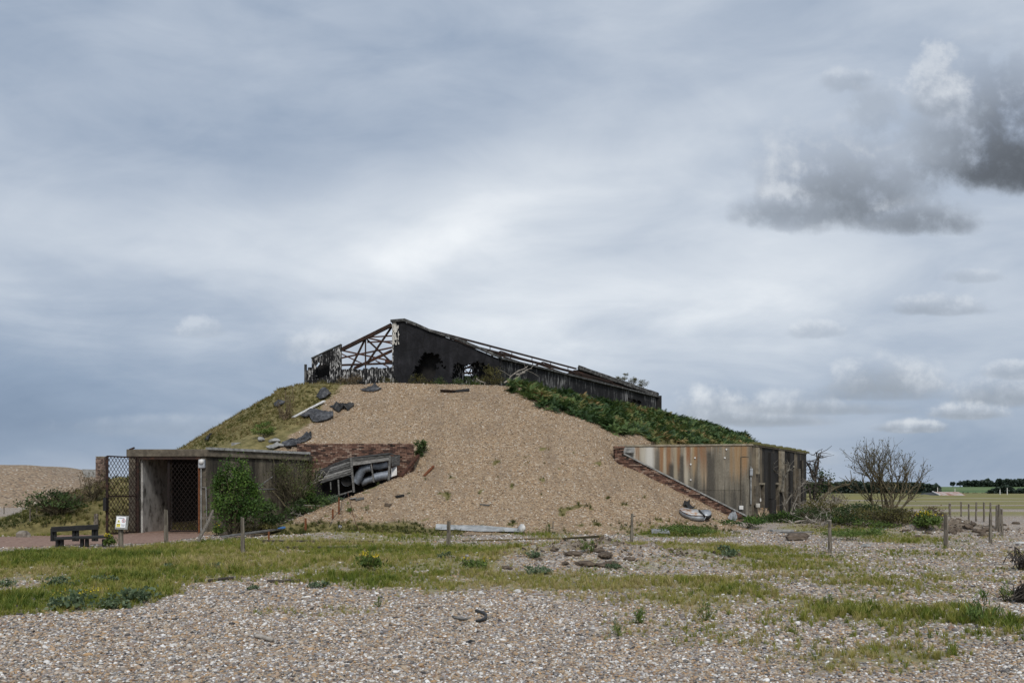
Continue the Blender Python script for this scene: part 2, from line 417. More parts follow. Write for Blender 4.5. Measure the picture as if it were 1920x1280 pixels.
wr = ramp(f * .5 + f2 * .3 + f3 * .2, [(.34, (.004, .004, .005)), (.47, (.009, .009, .011)), (.56, (.018, .018, .021)), (.66, (.042, .042, .048)), (.8, (.13, .13, .135))])
finish(mix(sm(cr + (f3 - .5) * .03, .004, .014, .8, 0), wr, (.006, .006, .006)), .9, f * .6 + f3 * .4, .6, .05)
simple('coping', [(.3, (.02, .02, .02)), (.5, (.06, .06, .058)), (.66, (.16, .16, .155)), (.8, (.30, .30, .29))], 5, 6, .9, .6, .04)
simple('rust', [(.25, (.02, .01, .008)), (.5, (.06, .026, .016)), (.7, (.14, .055, .028)), (.85, (.22, .10, .05))], 7, 5, .8)
simple('dark_rust', [(.3, (.012, .008, .007)), (.55, (.032, .017, .012)), (.75, (.075, .032, .018))], 5, 5, .8)
simple('shaded_rust', [(.3, (.007, .005, .0045)), (.6, (.016, .010, .008)), (.8, (.04, .02, .014))], 5, 5, .85)  # dark rust with shade put into the colour, for the closed leaf
simple('orange_rust', [(.3, (.09, .03, .015)), (.6, (.20, .075, .03)), (.8, (.30, .13, .06))], 9, 5, .85)
simple('wood_grey', [(.28, (.03, .029, .028)), (.5, (.12, .117, .11)), (.72, (.29, .28, .265))], 5, 6, .9, .7, .015, (1, 1, 6), .6)
simple('wood_post', [(.3, (.05, .042, .033)), (.5, (.14, .12, .095)), (.72, (.28, .25, .205))], 6, 6, .9, .7, .015, (3, 3, .5), .3)
simple('dead_wood', [(.3, (.14, .12, .10)), (.55, (.34, .31, .27)), (.8, (.52, .48, .43))], 6, 5, .9)
simple('grey_wood', [(.3, (.06, .052, .043)), (.55, (.17, .155, .13)), (.8, (.36, .33, .29))], 6, 5, .9)
simple('bark', [(.3, (.035, .028, .018)), (.5, (.095, .08, .05)), (.68, (.17, .145, .08)), (.85, (.22, .18, .07))], 5, 5, .9)
simple('dark_bark', [(.3, (.02, .017, .014)), (.6, (.07, .06, .05)), (.85, (.16, .14, .12))], 5, 5, .9)
simple('black_paint', [(.3, (.009, .009, .009)), (.7, (.022, .022, .021))], 8, 5, .55)
simple('tar_sheet', [(.3, (.012, .012, .013)), (.5, (.045, .046, .05)), (.68, (.13, .13, .135)), (.8, (.2, .2, .2))], 4, 7, .6, .5, .03)
simple('white_paint', [(.3, (.42, .41, .39)), (.6, (.68, .67, .65)), (.8, (.78, .77, .75))], 6, 5, .5)
simple('tin', [(.3, (.22, .23, .24)), (.55, (.40, .42, .44)), (.8, (.56, .58, .60))], 4, 5, .45, .2, .01, (1, 1, 1), 0, .35)
simple('grey_tin', [(.3, (.16, .17, .175)), (.55, (.31, .325, .335)), (.8, (.46, .48, .49))], 3, 5, .55, .2, .01)
simple('duct', [(.28, (.07, .075, .085)), (.5, (.17, .19, .22)), (.72, (.34, .37, .42))], 2.6, 6, .5, .3, .02, (1, 1, 1), 0, .25)
simple('boat_paint', [(.30, (.10, .05, .028)), (.42, (.36, .21, .12)), (.5, (.48, .47, .45)), (.8, (.58, .60, .62))], 2.6, 6, .55)
simple('sign_white', [(.3, (.74, .75, .78)), (.7, (.80, .81, .84))], 6, 3, .4)
simple('sign_yellow', [(.3, (.68, .56, .02)), (.7, (.74, .62, .03))], 6, 3, .4)
simple('sign_red', [(.3, (.45, .06, .06)), (.7, (.5, .08, .08))], 6, 3, .4)
simple('sign_ink', [(.3, (.04, .05, .08)), (.7, (.06, .07, .10))], 6, 3, .5)
simple('sign_grey', [(.3, (.30, .32, .36)), (.7, (.36, .38, .42))], 6, 3, .5)
simple('mortar', [(.3, (.14, .11, .085)), (.7, (.30, .25, .20))], 9, 5, .95)
simple('brick', [(.15, (.045, .03, .025)), (.36, (.10, .056, .042)), (.55, (.155, .085, .06)), (.72, (.215, .125, .09)), (.9, (.31, .235, .185))], 14, 5, .92, .5, .01, (1, 1, 1), .75)
simple('old_brick', [(.2, (.06, .045, .038)), (.5, (.14, .095, .075)), (.8, (.25, .185, .15))], 14, 5, .92, .5, .01, (1, 1, 1), .6)
simple('red_path', [(.25, (.12, .075, .055)), (.5, (.235, .15, .115)), (.75, (.34, .25, .20))], 9, 6, .95, .5, .02)
simple('stone', [(.3, (.12, .105, .085)), (.6, (.24, .21, .175)), (.8, (.36, .33, .28))], 5, 5)
simple('clod', [(.3, (.05, .038, .028)), (.55, (.12, .092, .068)), (.8, (.23, .185, .14))], 5, 6, .95, .8, .04)
simple('mossy_wood', [(.3, (.05, .038, .02)), (.55, (.12, .095, .04)), (.8, (.20, .17, .08))], 6, 5, .95)
simple('moss', [(.3, (.05, .05, .018)), (.6, (.13, .12, .04)), (.8, (.21, .18, .07))], 14, 5, .95)
simple('plastic_blue', [(.3, (.05, .16, .38)), (.7, (.09, .22, .48))], 5, 3, .4)
simple('hose_black', [(.3, (.008, .008, .008)), (.7, (.025, .025, .025))], 9, 4, .5)
simple('shed_rust', [(.36, (.45, .44, .43)), (.50, (.38, .27, .23)), (.62, (.27, .13, .09))], .8, 5, .7, .2, .02, (2, .3, 1))
simple('hillfield', [(.30, (.055, .10, .035)), (.48, (.075, .13, .045)), (.52, (.12, .17, .06)), (.70, (.145, .19, .075))], .012, 3, .95, .1, .1, (.6, 3, .5))
# mottled old wall boards: black pitch flaking off pale board in upright streaks
newmat('mottled'); P = objc()
f = noise(scl(P, 9.0, 9.0, 2.3), 1.0, 6, .75, .3); f2 = noise(P, .7, 4, .6); f3 = noise(scl(P, 13, 13, 4), 1.0, 3, .6)
finish(ramp(f + (f2 - .5) * .35 + (f3 - .5) * .25, [(.48, (.008, .008, .009)), (.53, (.025, .025, .025)), (.565, (.26, .255, .25)), (.64, (.58, .57, .55)), (.85, (.42, .41, .39))]), .9, f, .6, .04)
newmat('mottled_dark'); P = objc()
f = noise(scl(P, 5.0, 5.0, 1.0), 1.0, 6, .72, .3); f2 = noise(P, .45, 4, .6)
finish(ramp(f + (f2 - .5) * .5, [(.46, (.007, .007, .008)), (.56, (.02, .02, .021)), (.63, (.13, .128, .125)), (.76, (.34, .335, .325))]), .9, f, .6, .04)
# weathered bunker front: pebble-dash concrete with rust, lime and soot running down from the top edge
newmat('bunker_front'); P = objc(); x, y, z = sep(P)      # z = 0 at the wall foot, 3.65 at the top
g = noise(P, 26, 4, .7)
base = ramp(noise(P, 1.1, 5, .6) * .55 + g * .45, [(.3, (.085, .073, .055)), (.5, (.175, .155, .12)), (.62, (.25, .225, .18)), (.8, (.42, .39, .34))])
st1 = noise(vec(x * 3.6, y * 3.6, z * .17), 1.0, 6, .68, .15); st2 = noise(vec(x * 4.1 + 7.0, y * 4.1, z * .20), 1.0, 4, .6, .1); st3 = noise(vec(x * 2.7 - 5.0, y * 2.7, z * .13), 1.0, 6, .68, .15)
left = sm(x, -2.2, .8, 1.0, .25)
tan = sm(st1 + left * .16 + (z - 2.6) * .07, .50, .74)
base = mix(tan * .7 * sm(z, .6, 2.9, .15, 1), base, (.37, .32, .245))
white = sm(st2 + sm(x, -2.7, -1.2, .16, -.05), .56, .66) * sm(z, .9, 2.2)
base = mix(white * .8, base, (.56, .53, .47))
st4 = noise(vec(x * 11.0 + 3.0, y * 11.0, z * .42), 1.0, 5, .65, .1)
oran = sm(st1 * .35 + st4 * .65 + (z - 2.9) * .11, .53, .68)
base = mix(oran * .7 * sm(z, 1.2, 3.0), base, mix(sm(st4, .5, .65), (.36, .20, .08), (.22, .095, .03)))
wn = (noise(scl(P, 3, 3, .8), 1.0, 4, .6) - .5) * .5
wid = .16 + (z - 2.4) * .03
big1 = sm((x + wn * .35 - .93 + (2.6 - z) * -.05).op('ABSOLUTE') , .05, .24, 1, 0) * sm(z, .9, 2.4)
base = mix(big1 * .9, base, mix(sm(z, 1.8, 3.3), (.47, .36, .24), (.26, .10, .035)))
dark = sm(st3 * .6 + st4 * .4 + sm(z, .6, 3.3, .13, -.10) + sm(x, -1.4, 1.6, .06, -.05), .49, .66)
base = mix(dark * .88, base, (.032, .030, .027))
base = mix(sm(st4 * .7 + g * .3, .50, .62) * .5, base, (.07, .062, .05))
for bx_ in (1.34, .52, -.35):
    b_ = sm((x + wn * .4 - bx_).op('ABSOLUTE'), .04, .20, 1, 0) * sm(z, 3.7, 2.9, .2, 1)
    base = mix(b_ * .8, base, (.035, .032, .028))
for (pc_x, hw, z0, z1, cst, op) in ((1197, 5, 3.0, 3.9, (.30, .15, .06), .6), (1206, 6, 1.8, 3.9, (.50, .46, .38), .8), (1219, 9, 2.0, 3.9, (.62, .60, .55), .9), (1233, 4, 2.3, 3.7, (.06, .055, .048), .6), (1241, 4, 2.4, 3.9, (.28, .13, .045), .85),
        (1247, 3, 1.9, 3.7, (.46, .40, .30), .7), (1254, 5, 2.5, 3.9, (.25, .11, .035), .85), (1259, 6, 1.4, 3.0, (.028, .026, .024), .9), (1267, 4, 1.9, 3.9, (.44, .37, .26), .7), (1272, 4, 2.9, 3.9, (.27, .12, .04), .8), (1278, 4, 1.2, 3.4, (.035, .032, .03), .85),
        (1286, 4, 1.4, 3.8, (.52, .46, .36), .75), (1289, 4, 3.1, 3.9, (.24, .09, .025), .9), (1300, 5, 2.6, 3.9, (.40, .28, .15), .7), (1303, 3, 3.2, 3.9, (.26, .11, .035), .8), (1317, 5, 2.2, 3.9, (.20, .15, .09), .5), (1327, 5, .5, 3.6, (.035, .032, .028), .85),
        (1367, 3, 2.4, 3.9, (.32, .19, .08), .6), (1378, 7, 2.4, 3.9, (.33, .20, .085), .7), (1390, 6, 2.7, 3.9, (.30, .16, .06), .8), (1401, 4, .8, 3.9, (.05, .045, .038), .6)):
    cx = (pc_x - 960) * 42.6 / F - 8.6; wv = (noise(vec(x * 9.0, y * 9.0, z * 1.1 + pc_x), 1.0, 3, .6) - .5) * .10; hwm = hw * .0266
    st_ = sm((x + wv - cx).op('ABSOLUTE'), hwm * .25, hwm * 1.5, 1, 0) * sm(z + (noise(vec(x * 14.0, y * 14.0, 0.0), 1.0, 2, .6) - .5) * 1.2, z0 - .26 - .5, z0 + .45 - .26, 0, 1) * sm(z, z1 - .26 + .25, z1 - .26 - .1, 0, 1)
    base = mix(st_ * op, base, cst)
base = mix(.16, base, ramp(g, [(.3, (.06, .052, .042)), (.5, (.19, .17, .135)), (.7, (.40, .37, .32))]))
finish(base, .92, g, .6, .02)
newmat('bunker_side'); P = objc(); x, y, z = sep(P)
g = noise(P, 22, 4, .7)
base = ramp(noise(P, 1.3, 5, .6) * .6 + g * .4, [(.3, (.07, .058, .042)), (.5, (.16, .13, .09)), (.65, (.26, .21, .145)), (.8, (.36, .31, .22))])
st1 = noise(vec(x * 3.0, y * 2.4, z * .14), 1.0, 5, .62, .1)
mid = sm((y - 4.0).op('ABSOLUTE'), 1.4, 4.2, .17, .02)
base = mix(sm(st1 + mid + sm(y, 6.8, 9.0, 0, .14), .49, .60) * .94, base, (.015, .015, .016))
finish(base, .92, g, .5, .02)
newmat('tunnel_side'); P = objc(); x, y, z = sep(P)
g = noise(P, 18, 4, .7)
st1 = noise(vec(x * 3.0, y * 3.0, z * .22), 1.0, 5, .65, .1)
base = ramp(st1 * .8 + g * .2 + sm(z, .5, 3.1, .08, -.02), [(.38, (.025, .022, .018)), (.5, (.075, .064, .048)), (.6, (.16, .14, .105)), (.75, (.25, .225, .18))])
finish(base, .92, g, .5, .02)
# leaves
def leafmat(name, stops, inst=False, transl=.25, rough=.6):
    newmat(name)
    f = attr('tone', 'INSTANCER' if inst else 'GEOMETRY')
    P = coord(); f = f + (noise(P, .8, 3, .6) - .5) * .4
    finish(ramp(f, stops), rough, None, transl=transl)
G = lambda *a: [(p, c) for p, c in a]
leafmat('leaf_elder', G((.1, (.02, .045, .009)), (.45, (.045, .095, .016)), (.75, (.09, .16, .026)), (.95, (.16, .235, .05))))
leafmat('leaf_twiggy', G((.1, (.03, .035, .014)), (.45, (.075, .085, .03)), (.75, (.13, .16, .045)), (.95, (.20, .22, .07))))
leafmat('leaf_dark', G((.1, (.02, .035, .012)), (.5, (.045, .075, .022)), (.9, (.085, .13, .035))))
leafmat('leaf_blue', G((.1, (.045, .075, .035)), (.5, (.10, .145, .075)), (.9, (.17, .22, .125))))
leafmat('leaf_bright', G((.1, (.04, .07, .014)), (.5, (.095, .15, .03)), (.9, (.18, .24, .06))))
leafmat('leaf_olive', G((.1, (.035, .035, .012)), (.5, (.09, .085, .025)), (.9, (.16, .14, .04))))
leafmat('leaf_far', G((.1, (.012, .022, .018)), (.5, (.024, .040, .030)), (.9, (.042, .066, .042))), transl=.1)
leafmat('leaf_far_green', G((.1, (.03, .05, .025)), (.5, (.05, .08, .035)), (.9, (.08, .11, .05))), transl=.1)
leafmat('flower_yellow', G((.1, (.45, .33, .02)), (.9, (.70, .56, .04))))
leafmat('dry_weed', G((.1, (.07, .05, .03)), (.5, (.15, .11, .065)), (.9, (.26, .20, .12))))
leafmat('grass_blade', G((.05, (.06, .10, .012)), (.26, (.125, .17, .022)), (.48, (.215, .23, .038)), (.72, (.31, .28, .08)), (.95, (.44, .36, .18))), True, .3)
leafmat('turf_blade', G((.05, (.04, .055, .012)), (.3, (.095, .105, .022)), (.55, (.165, .15, .045)), (.78, (.24, .195, .08)), (.95, (.33, .26, .13))), True, .25)
leafmat('fern_frond', G((.05, (.02, .045, .015)), (.35, (.05, .095, .027)), (.60, (.10, .155, .042)), (.80, (.19, .20, .06)), (.95, (.28, .19, .08))), True, .2)
newmat('pebble'); P = coord()
finish(mix(sm(noise(P, 60, 3, .6), .45, .75, 0, .15), ramp(attr('tone', 'INSTANCER'), PEBI), (.30, .25, .19)), .6, None)
newmat('soil_crumb')
finish(ramp(attr('tone', 'INSTANCER'), [(.05, (.05, .038, .028)), (.5, (.13, .10, .072)), (.8, (.21, .165, .12)), (.97, (.34, .29, .23))]), .95, None)
newmat('mound_pebble')
finish(ramp(attr('tone', 'INSTANCER'), TANP), .75, None)

# ------------------------------------------------------------------ ground, mound, far mound
# areas where grass grows, in photograph rows and columns, turned into places on the ground: px, py, rx, ry, strength
PATCH = [(120, 1044, 270, 18, 1.3), (400, 1026, 170, 16, 1.25), (620, 1024, 160, 12, 1.1), (760, 1050, 330, 34, .95), (1230, 1032, 330, 18, 1.0), (1150, 1095, 330, 20, .85), (1330, 1120, 200, 34, .7), (1300, 1180, 200, 40, .5), (850, 1098, 250, 14, .85), (1500, 1060, 260, 14, .75), (1620, 1090, 220, 14, .6), (300, 1075, 320, 22, 1.1), (1700, 1165, 260, 30, .55), (200, 1060, 420, 36, 1.15), (60, 1120, 150, 50, 1.1), (170, 1125, 120, 34, .95), (650, 1042, 520, 26, 1.0), (450, 1062, 260, 28, .9), (330, 1034, 190, 14, 1.0), (500, 1022, 140, 14, .9), (640, 1022, 150, 10, .8), (1000, 1030, 300, 13, .9),
         (1330, 1042, 260, 15, .95), (1000, 1090, 440, 15, .8), (700, 1085, 240, 18, .8), (1340, 1105, 150, 30, .8), (1130, 1115, 170, 22, .5), (1330, 1150, 180, 50, .48),
         (1625, 1145, 150, 24, .85), (1545, 1132, 60, 16, .8), (1850, 1160, 120, 36, .8), (1600, 1228, 190, 28, .75), (1400, 1215, 110, 34, .42), (1570, 1052, 160, 14, .6), (1720, 1040, 120, 10, .5), (1480, 1085, 180, 12, .6),
         (520, 1152, 80, 8, .55), (640, 1142, 60, 10, .5), (700, 1130, 26, 8, .7), (110, 1000, 200, 14, .9), (720, 1008, 160, 12, .8), (560, 1020, 150, 14, .6), (1030, 1005, 60, 8, .8), (1280, 1002, 120, 8, 1.0),
         (1640, 1005, 130, 20, .9), (1850, 1010, 100, 14, .4), (900, 1060, 90, 20, .9), (1000, 1055, 60, 14, .5), (1690, 985, 140, 10, .8), (830, 1112, 120, 10, .45), (1790, 1110, 120, 12, .5)]
PATCHW = []
for (px, py, rx, ry, s_) in PATCH:
    x0, y0 = gxy(px, py); ya = gxy(px, py - ry)[1]; yb = gxy(px, py + ry)[1]
    PATCHW.append((x0, (ya + yb) / 2, rx * y0 / F, (ya - yb) / 2, s_))
def grassy(x, y):
    g = np.zeros(np.broadcast(x, y).shape)
    wx = x + 1.6 * (fbm(x / 1.8, y / 1.8, 61) - .5); wy = y + 1.6 * (fbm(x / 1.8, y / 1.8, 71) - .5)
    for (a, b, rx, ry, s_) in PATCHW:
        e = np.sqrt(((wx - a) / rx) ** 2 + ((wy - b) / ry) ** 2)
        g = np.maximum(g, s_ * (1 - ss(e, .40, 1.40)))
    g = g * (.25 + .75 * fbm(x / .9, y / .9, 81, 3) + .75 * fbm(x / .28, y / .28, 86, 2))
    w_ = .62 * ss(fbm(x / 1.1, y / 1.1, 87, 3), .50, .66) * (.4 + .9 * fbm(x / .25, y / .25, 88, 2)) * ss(x + .25 * y, 3.0, 5.5) * ss(y, 8.6, 10) * (1 - ss(y, 24, 30))
    w_ = np.maximum(w_, .5 * np.exp(-(((x - 1.0) / 3.2) ** 2 + ((y - 20.6) / 1.6) ** 2)) * 2 * fbm(x / .35, y / .35, 89, 2))
    g = np.maximum(g, w_)
    # the wide marsh beyond the mound, broken by strips of bare shingle
    f = ss(y, 40, 60) * (.25 + .9 * (1 - ss(fbm(x / 60 + 3, y / 9, 91, 3), .52, .60)))
    f = np.where((y > 60) & (np.abs(y - 63 - .06 * x) < 3.5 + 3 * fbm(x / 20, y / 50, 95)), .05, f)
    f = np.where(np.abs(y - 118 + .1 * x) < 3.2, .05, f)
    f = np.where(y > 150, 1.0, f)
    left = (x < -10) & (y > 34)
    f = np.where(left, ss(y, 34, 36) * (1 - ss(y, 56, 58)) * .8, f)
    return np.clip(np.maximum(g, f), 0, 1.2)
def axis(a, b, step, lo, hi, k):
    r = list(np.arange(a, b, step)); s = step; q = b
    while q < hi: r.append(q); s *= k; q += s
    r.append(hi); s = step; q = a - step
    while q > lo: r.insert(0, q); s *= k; q -= s
    r.insert(0, lo); return np.array(r)
def sheet(name, xs, ys, zf, mat, attrs, loc=(0, 0, 0), keep=None):
    X, Y = np.meshgrid(xs, ys); Z = zf(X, Y); nx, ny = len(xs), len(ys)
    i = np.arange(ny * nx).reshape(ny, nx)
    Fc = np.stack([i[:-1, :-1], i[:-1, 1:], i[1:, 1:], i[1:, :-1]], -1).reshape(-1, 4)
    if keep is not None:
        k = keep(X, Y, Z).ravel(); Fc = Fc[k[Fc].any(1)]
    o = npmesh(name, np.stack([X, Y, Z], -1).reshape(-1, 3), Fc, M[mat], smooth=True)
    for n, fn in attrs.items(): setattr_f(o.data, n, fn(X, Y).ravel(), 'POINT')
    return tag(o, kind='structure')
def dirty(x, y):
    a = np.exp(-(((x - 2.6) / 2.4) ** 2 + ((y - 20.4) / 1.1) ** 2)) * .8
    b = np.exp(-(((x - 18) / 3.2) ** 2 + ((y - 35.5) / 3.2) ** 2)) * .9
    c = np.exp(-(((x - 14.5) / 2.4) ** 2 + ((y - 38) / 3) ** 2)) * .6
    d = np.exp(-(((x + .5) / 2.4) ** 2 + ((y - 26.3) / .35) ** 2)) * .55
    return np.maximum.reduce([a, b, c, d])
gx = axis(-26, 30, .16, -4000, 4000, 1.22); gy = axis(6, 48, .13, -400, 7000, 1.16)
sheet('ground', gx, gy, lambda x, y: ground(x, y), 'ground', {'grass': grassy, 'dirt': dirty})
FERN_PX = [(930, 704), (962, 716), (1090, 745), (1240, 785), (1330, 812), (1425, 846), (1330, 842), (1262, 834), (1180, 814), (1110, 804), (1050, 788), (1000, 760), (960, 735)]
def proj(x, y, z): return 960 + F * x / y, HY - F * (z - HC) / y
def mgrass(x, y):
    z = H(x, y); px, py = proj(x, y, z)
    lim = 640 + (py - 735) * -1.05 + 40 * (fbm(x / 2, y / 2, 12) - .5)          # the turf ends along a line down to the brick wall
    g = ss(lim - px, -18, 30) * np.where(z > 3.0, 1, 0)
    g = np.maximum(g, np.where((x < -15.2) & (y < 56), 1.0, 0))
    toe = (1 - ss(z, .08, .75)) * ss(fbm(x / 1.4, y / 1.4, 77), .36, .6) * np.where(x < -1.5, 1.0, .45)
    g = np.maximum(g, np.where(y < 40, toe, 0))
    g = np.maximum(g, np.where(z < 3.8, .75 * ss(fbm(x / .7, y / .7, 99, 3), .70, .80), 0))
    g = np.maximum(g, np.where((y > 50.8) & (x > -14), .8, 0))
    right = .86 * (x - .5) - .51 * (y - 49.4)
    g = np.maximum(g, np.where((y > 50.5) & (right > 1.5) & inpoly(px, py, FERN_PX), 1.0, 0))
    return np.clip(g, 0, 1)
sheet('shingle_mound', np.arange(-36, 30, .2), np.arange(33, 96, .2), lambda x, y: np.maximum(mound(x, y), -.45), 'mound', {'grass': mgrass},
      keep=lambda X, Y, Z: Z > ground(X, Y) - .35)
def fmz(x, y):
    d = np.maximum(np.abs(x + 66) - 9.5, 0); e = np.maximum(np.abs(y - 104) - 4, 0)
    return 4.75 - .36 * np.sqrt(d * d + e * e + 9) + 1.08 + .3 * (fbm(x / 6, y / 6, 7) - .5) - .5 * ss(x, -58, -48)
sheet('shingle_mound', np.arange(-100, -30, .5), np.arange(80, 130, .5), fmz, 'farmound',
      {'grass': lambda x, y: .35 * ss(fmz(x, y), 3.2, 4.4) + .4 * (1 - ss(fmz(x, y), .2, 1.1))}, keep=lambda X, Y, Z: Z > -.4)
# brick-coloured path in front of the entrance
def path_keep(X, Y, Z):
    e = .5 * (fbm(X / 1.1, Y / 1.1, 5) - .5)
    return inpoly(X + e, Y + e, [(-24, 27.2), (-15, 26.0), (-11.6, 28.3), (-11.4, 33.0), (-12.6, 33.9), (-12.6, 37.0), (-14.9, 37.0), (-14.9, 33.6), (-24, 29.6)])
sheet('path', np.arange(-24, -11, .14), np.arange(25, 37.1, .14), lambda x, y: ground(x, y) + .012, 'red_path', {}, keep=path_keep)

# hills beyond the marsh
def hillz(x, y): return np.where(x > -1e9, 5.2 * ss(x / y, .34, .47) * ss(y, 560, 900) + 1.5 * ss(y, 560, 900) - .6 - .5 * (1 - ss(y, 520, 600)), 0)
sheet('hill', np.arange(100, 1300, 12.), np.arange(540, 1100, 10.), hillz, 'hillfield', {})

# ------------------------------------------------------------------ foliage builders
def leaves(name, P, size, mat, parent=None, asp=.5, up=.35, tone=None, loc=None):
    P = np.asarray(P, float); n = len(P)
    d = nr.normal(size=(n, 3)); d[:, 2] += up; d /= np.linalg.norm(d, axis=1)[:, None]
    e = nr.normal(size=(n, 3)); e -= d * (e * d).sum(1)[:, None]; e /= np.linalg.norm(e, axis=1)[:, None]
    L = (size * nr.uniform(.6, 1.4, n))[:, None]
    V = np.stack([P - d * L * .5, P + e * L * asp * .5, P + d * L * .5, P - e * L * asp * .5], 1).reshape(-1, 3)
    Fc = np.arange(4 * n).reshape(-1, 4)
    t = nr.uniform(.1, .95, n) if tone is None else tone
    return npmesh(name, V, Fc, M[mat], parent, t, loc=loc)
def cloud_pts(c, r, n, k, spread=.28, low=-.2):
    """n leaf points in k uneven clumps inside an ellipsoid"""
    c = np.array(c); r = np.array(r)
    q = nr.normal(size=(k, 3)); q /= np.linalg.norm(q, axis=1)[:, None]; q *= nr.uniform(.25, 1.0, (k, 1)) ** .5
    q[:, 2] = np.where(q[:, 2] < low, low * nr.uniform(.2, 1, k), q[:, 2])
    cs = c + q * r; w = nr.uniform(.5, 1.5, k); idx = nr.choice(k, n, p=w / w.sum())
    return cs[idx] + nr.normal(size=(n, 3)) * r * spread * nr.uniform(.5, 1.2, (k, 1))[idx], cs, idx, k
def wiggle(a, b, n, amp, rg):
    a = Vector(a); b = Vector(b); L = (b - a).length; pts = [a]
    for i in range(1, n):
        t = i / n; pts.append(a.lerp(b, t) + Vector((rg.gauss(0, 1), rg.gauss(0, 1), rg.gauss(0, .6))) * amp * L)
    return pts + [b]
def shrub(name, label, cat, base, r, h, n, size, mat, k=26, bark='bark', group=None, nst=9, low=-.25, asp=.5, twigs=0, spread=.2, cshift=(0, 0), taper=0):
    base = Vector(base); t = thing(name, label, cat, base, group)
    c = base + Vector((cshift[0], cshift[1], h * .52))
    pts, cs, idx, kk = cloud_pts(c, (r, r * .8, h * .46), n, k, spread, low)
    if taper:
        f_ = 1.18 - taper * np.clip((pts[:, 2] - base.z) / h, 0, 1.1) ** 1.3; pts[:, 0] = base.x + (pts[:, 0] - base.x) * f_; pts[:, 1] = base.y + (pts[:, 1] - base.y) * f_
    zmin = base.z + .02; pts[:, 2] = np.maximum(pts[:, 2], zmin + nr.uniform(0, .1, n))
    tone = np.clip(nr.uniform(.15, .85, kk)[idx] * .55 + nr.uniform(0, .5, n), 0, 1)
    leaves('foliage', pts, size, mat, t, asp, .4, tone)
    st = MB(); rg = random.Random(n)
    for i in range(nst):
        e = Vector(cs[i % kk]); b0 = base + Vector((rg.uniform(-.12, .12) * r, rg.uniform(-.12, .12) * r, -.03))
        p = wiggle(b0, e, 4, .05, rg); q = .012 + .012 * h
        st.tube(p, [q, q * .8, q * .6, q * .45, q * .25], 5)
    for i in range(twigs):
        e = Vector(pts[rg.randrange(n)]); b0 = base.lerp(e, rg.uniform(.2, .6)) + Vector((rg.gauss(0, .1), rg.gauss(0, .1), 0))
        e = e + (e - b0) * rg.uniform(.0, .25)
        st.tube(wiggle(b0, e, 3, .07, rg), [.012, .009, .007, .004], 4)
    st.build('stems', M[bark], t)
    return t
def ragwort(px, py, h, r, label, nf=60, y0=0, leafm='leaf_bright', n=420):
    r *= .62; nf = int(nf * .55)
    b = hit(px, py, y0); t = thing('ragwort', label, 'plant', b)
    pts, *_ = cloud_pts(b + Vector((0, 0, h * .42)), (r, r, h * .42), n, 12, .3); pts[:, 2] = np.maximum(pts[:, 2], b.z + .02)
    leaves('foliage', pts, h * .22, leafm, t, .35, .9)
    f, *_ = cloud_pts(b + Vector((0, 0, h * .80)), (r * .95, r * .95, h * .26), nf, 12, .3)
    leaves('flowers', f, h * .06 + .014, 'flower_yellow', t, .95, .0)
    st = MB(); rg = random.Random(int(px))
    for i in range(8):
        st.tube(wiggle(b, Vector(f[i * 3 % nf]), 3, .04, rg), [.008, .007, .006, .004], 4)
    st.build('stems', M['leaf_olive'], t); return t
def kale(px, py, r, label, mat='leaf_blue', n=260, group=None, name='sea_kale', hh=.55):
    r *= .8; b = hit(px, py); t = thing(name, label, 'plant', b, group)
    pts, *_ = cloud_pts(b + Vector((0, 0, r * .28)), (r, r * .8, r * hh), n, 9, .3, 0.0); pts[:, 2] = np.maximum(pts[:, 2], b.z + .015)
    leaves('leaves', pts, r * .26, mat, t, .6, .3)
    st = MB(); rg = random.Random(int(px * 3 + py))
    for i in range(5): st.tube([b + Vector((0, 0, -.02)), Vector(pts[i * 7 % n])], [.01, .006], 4)
    st.build('stems', M['leaf_olive'], t); return t

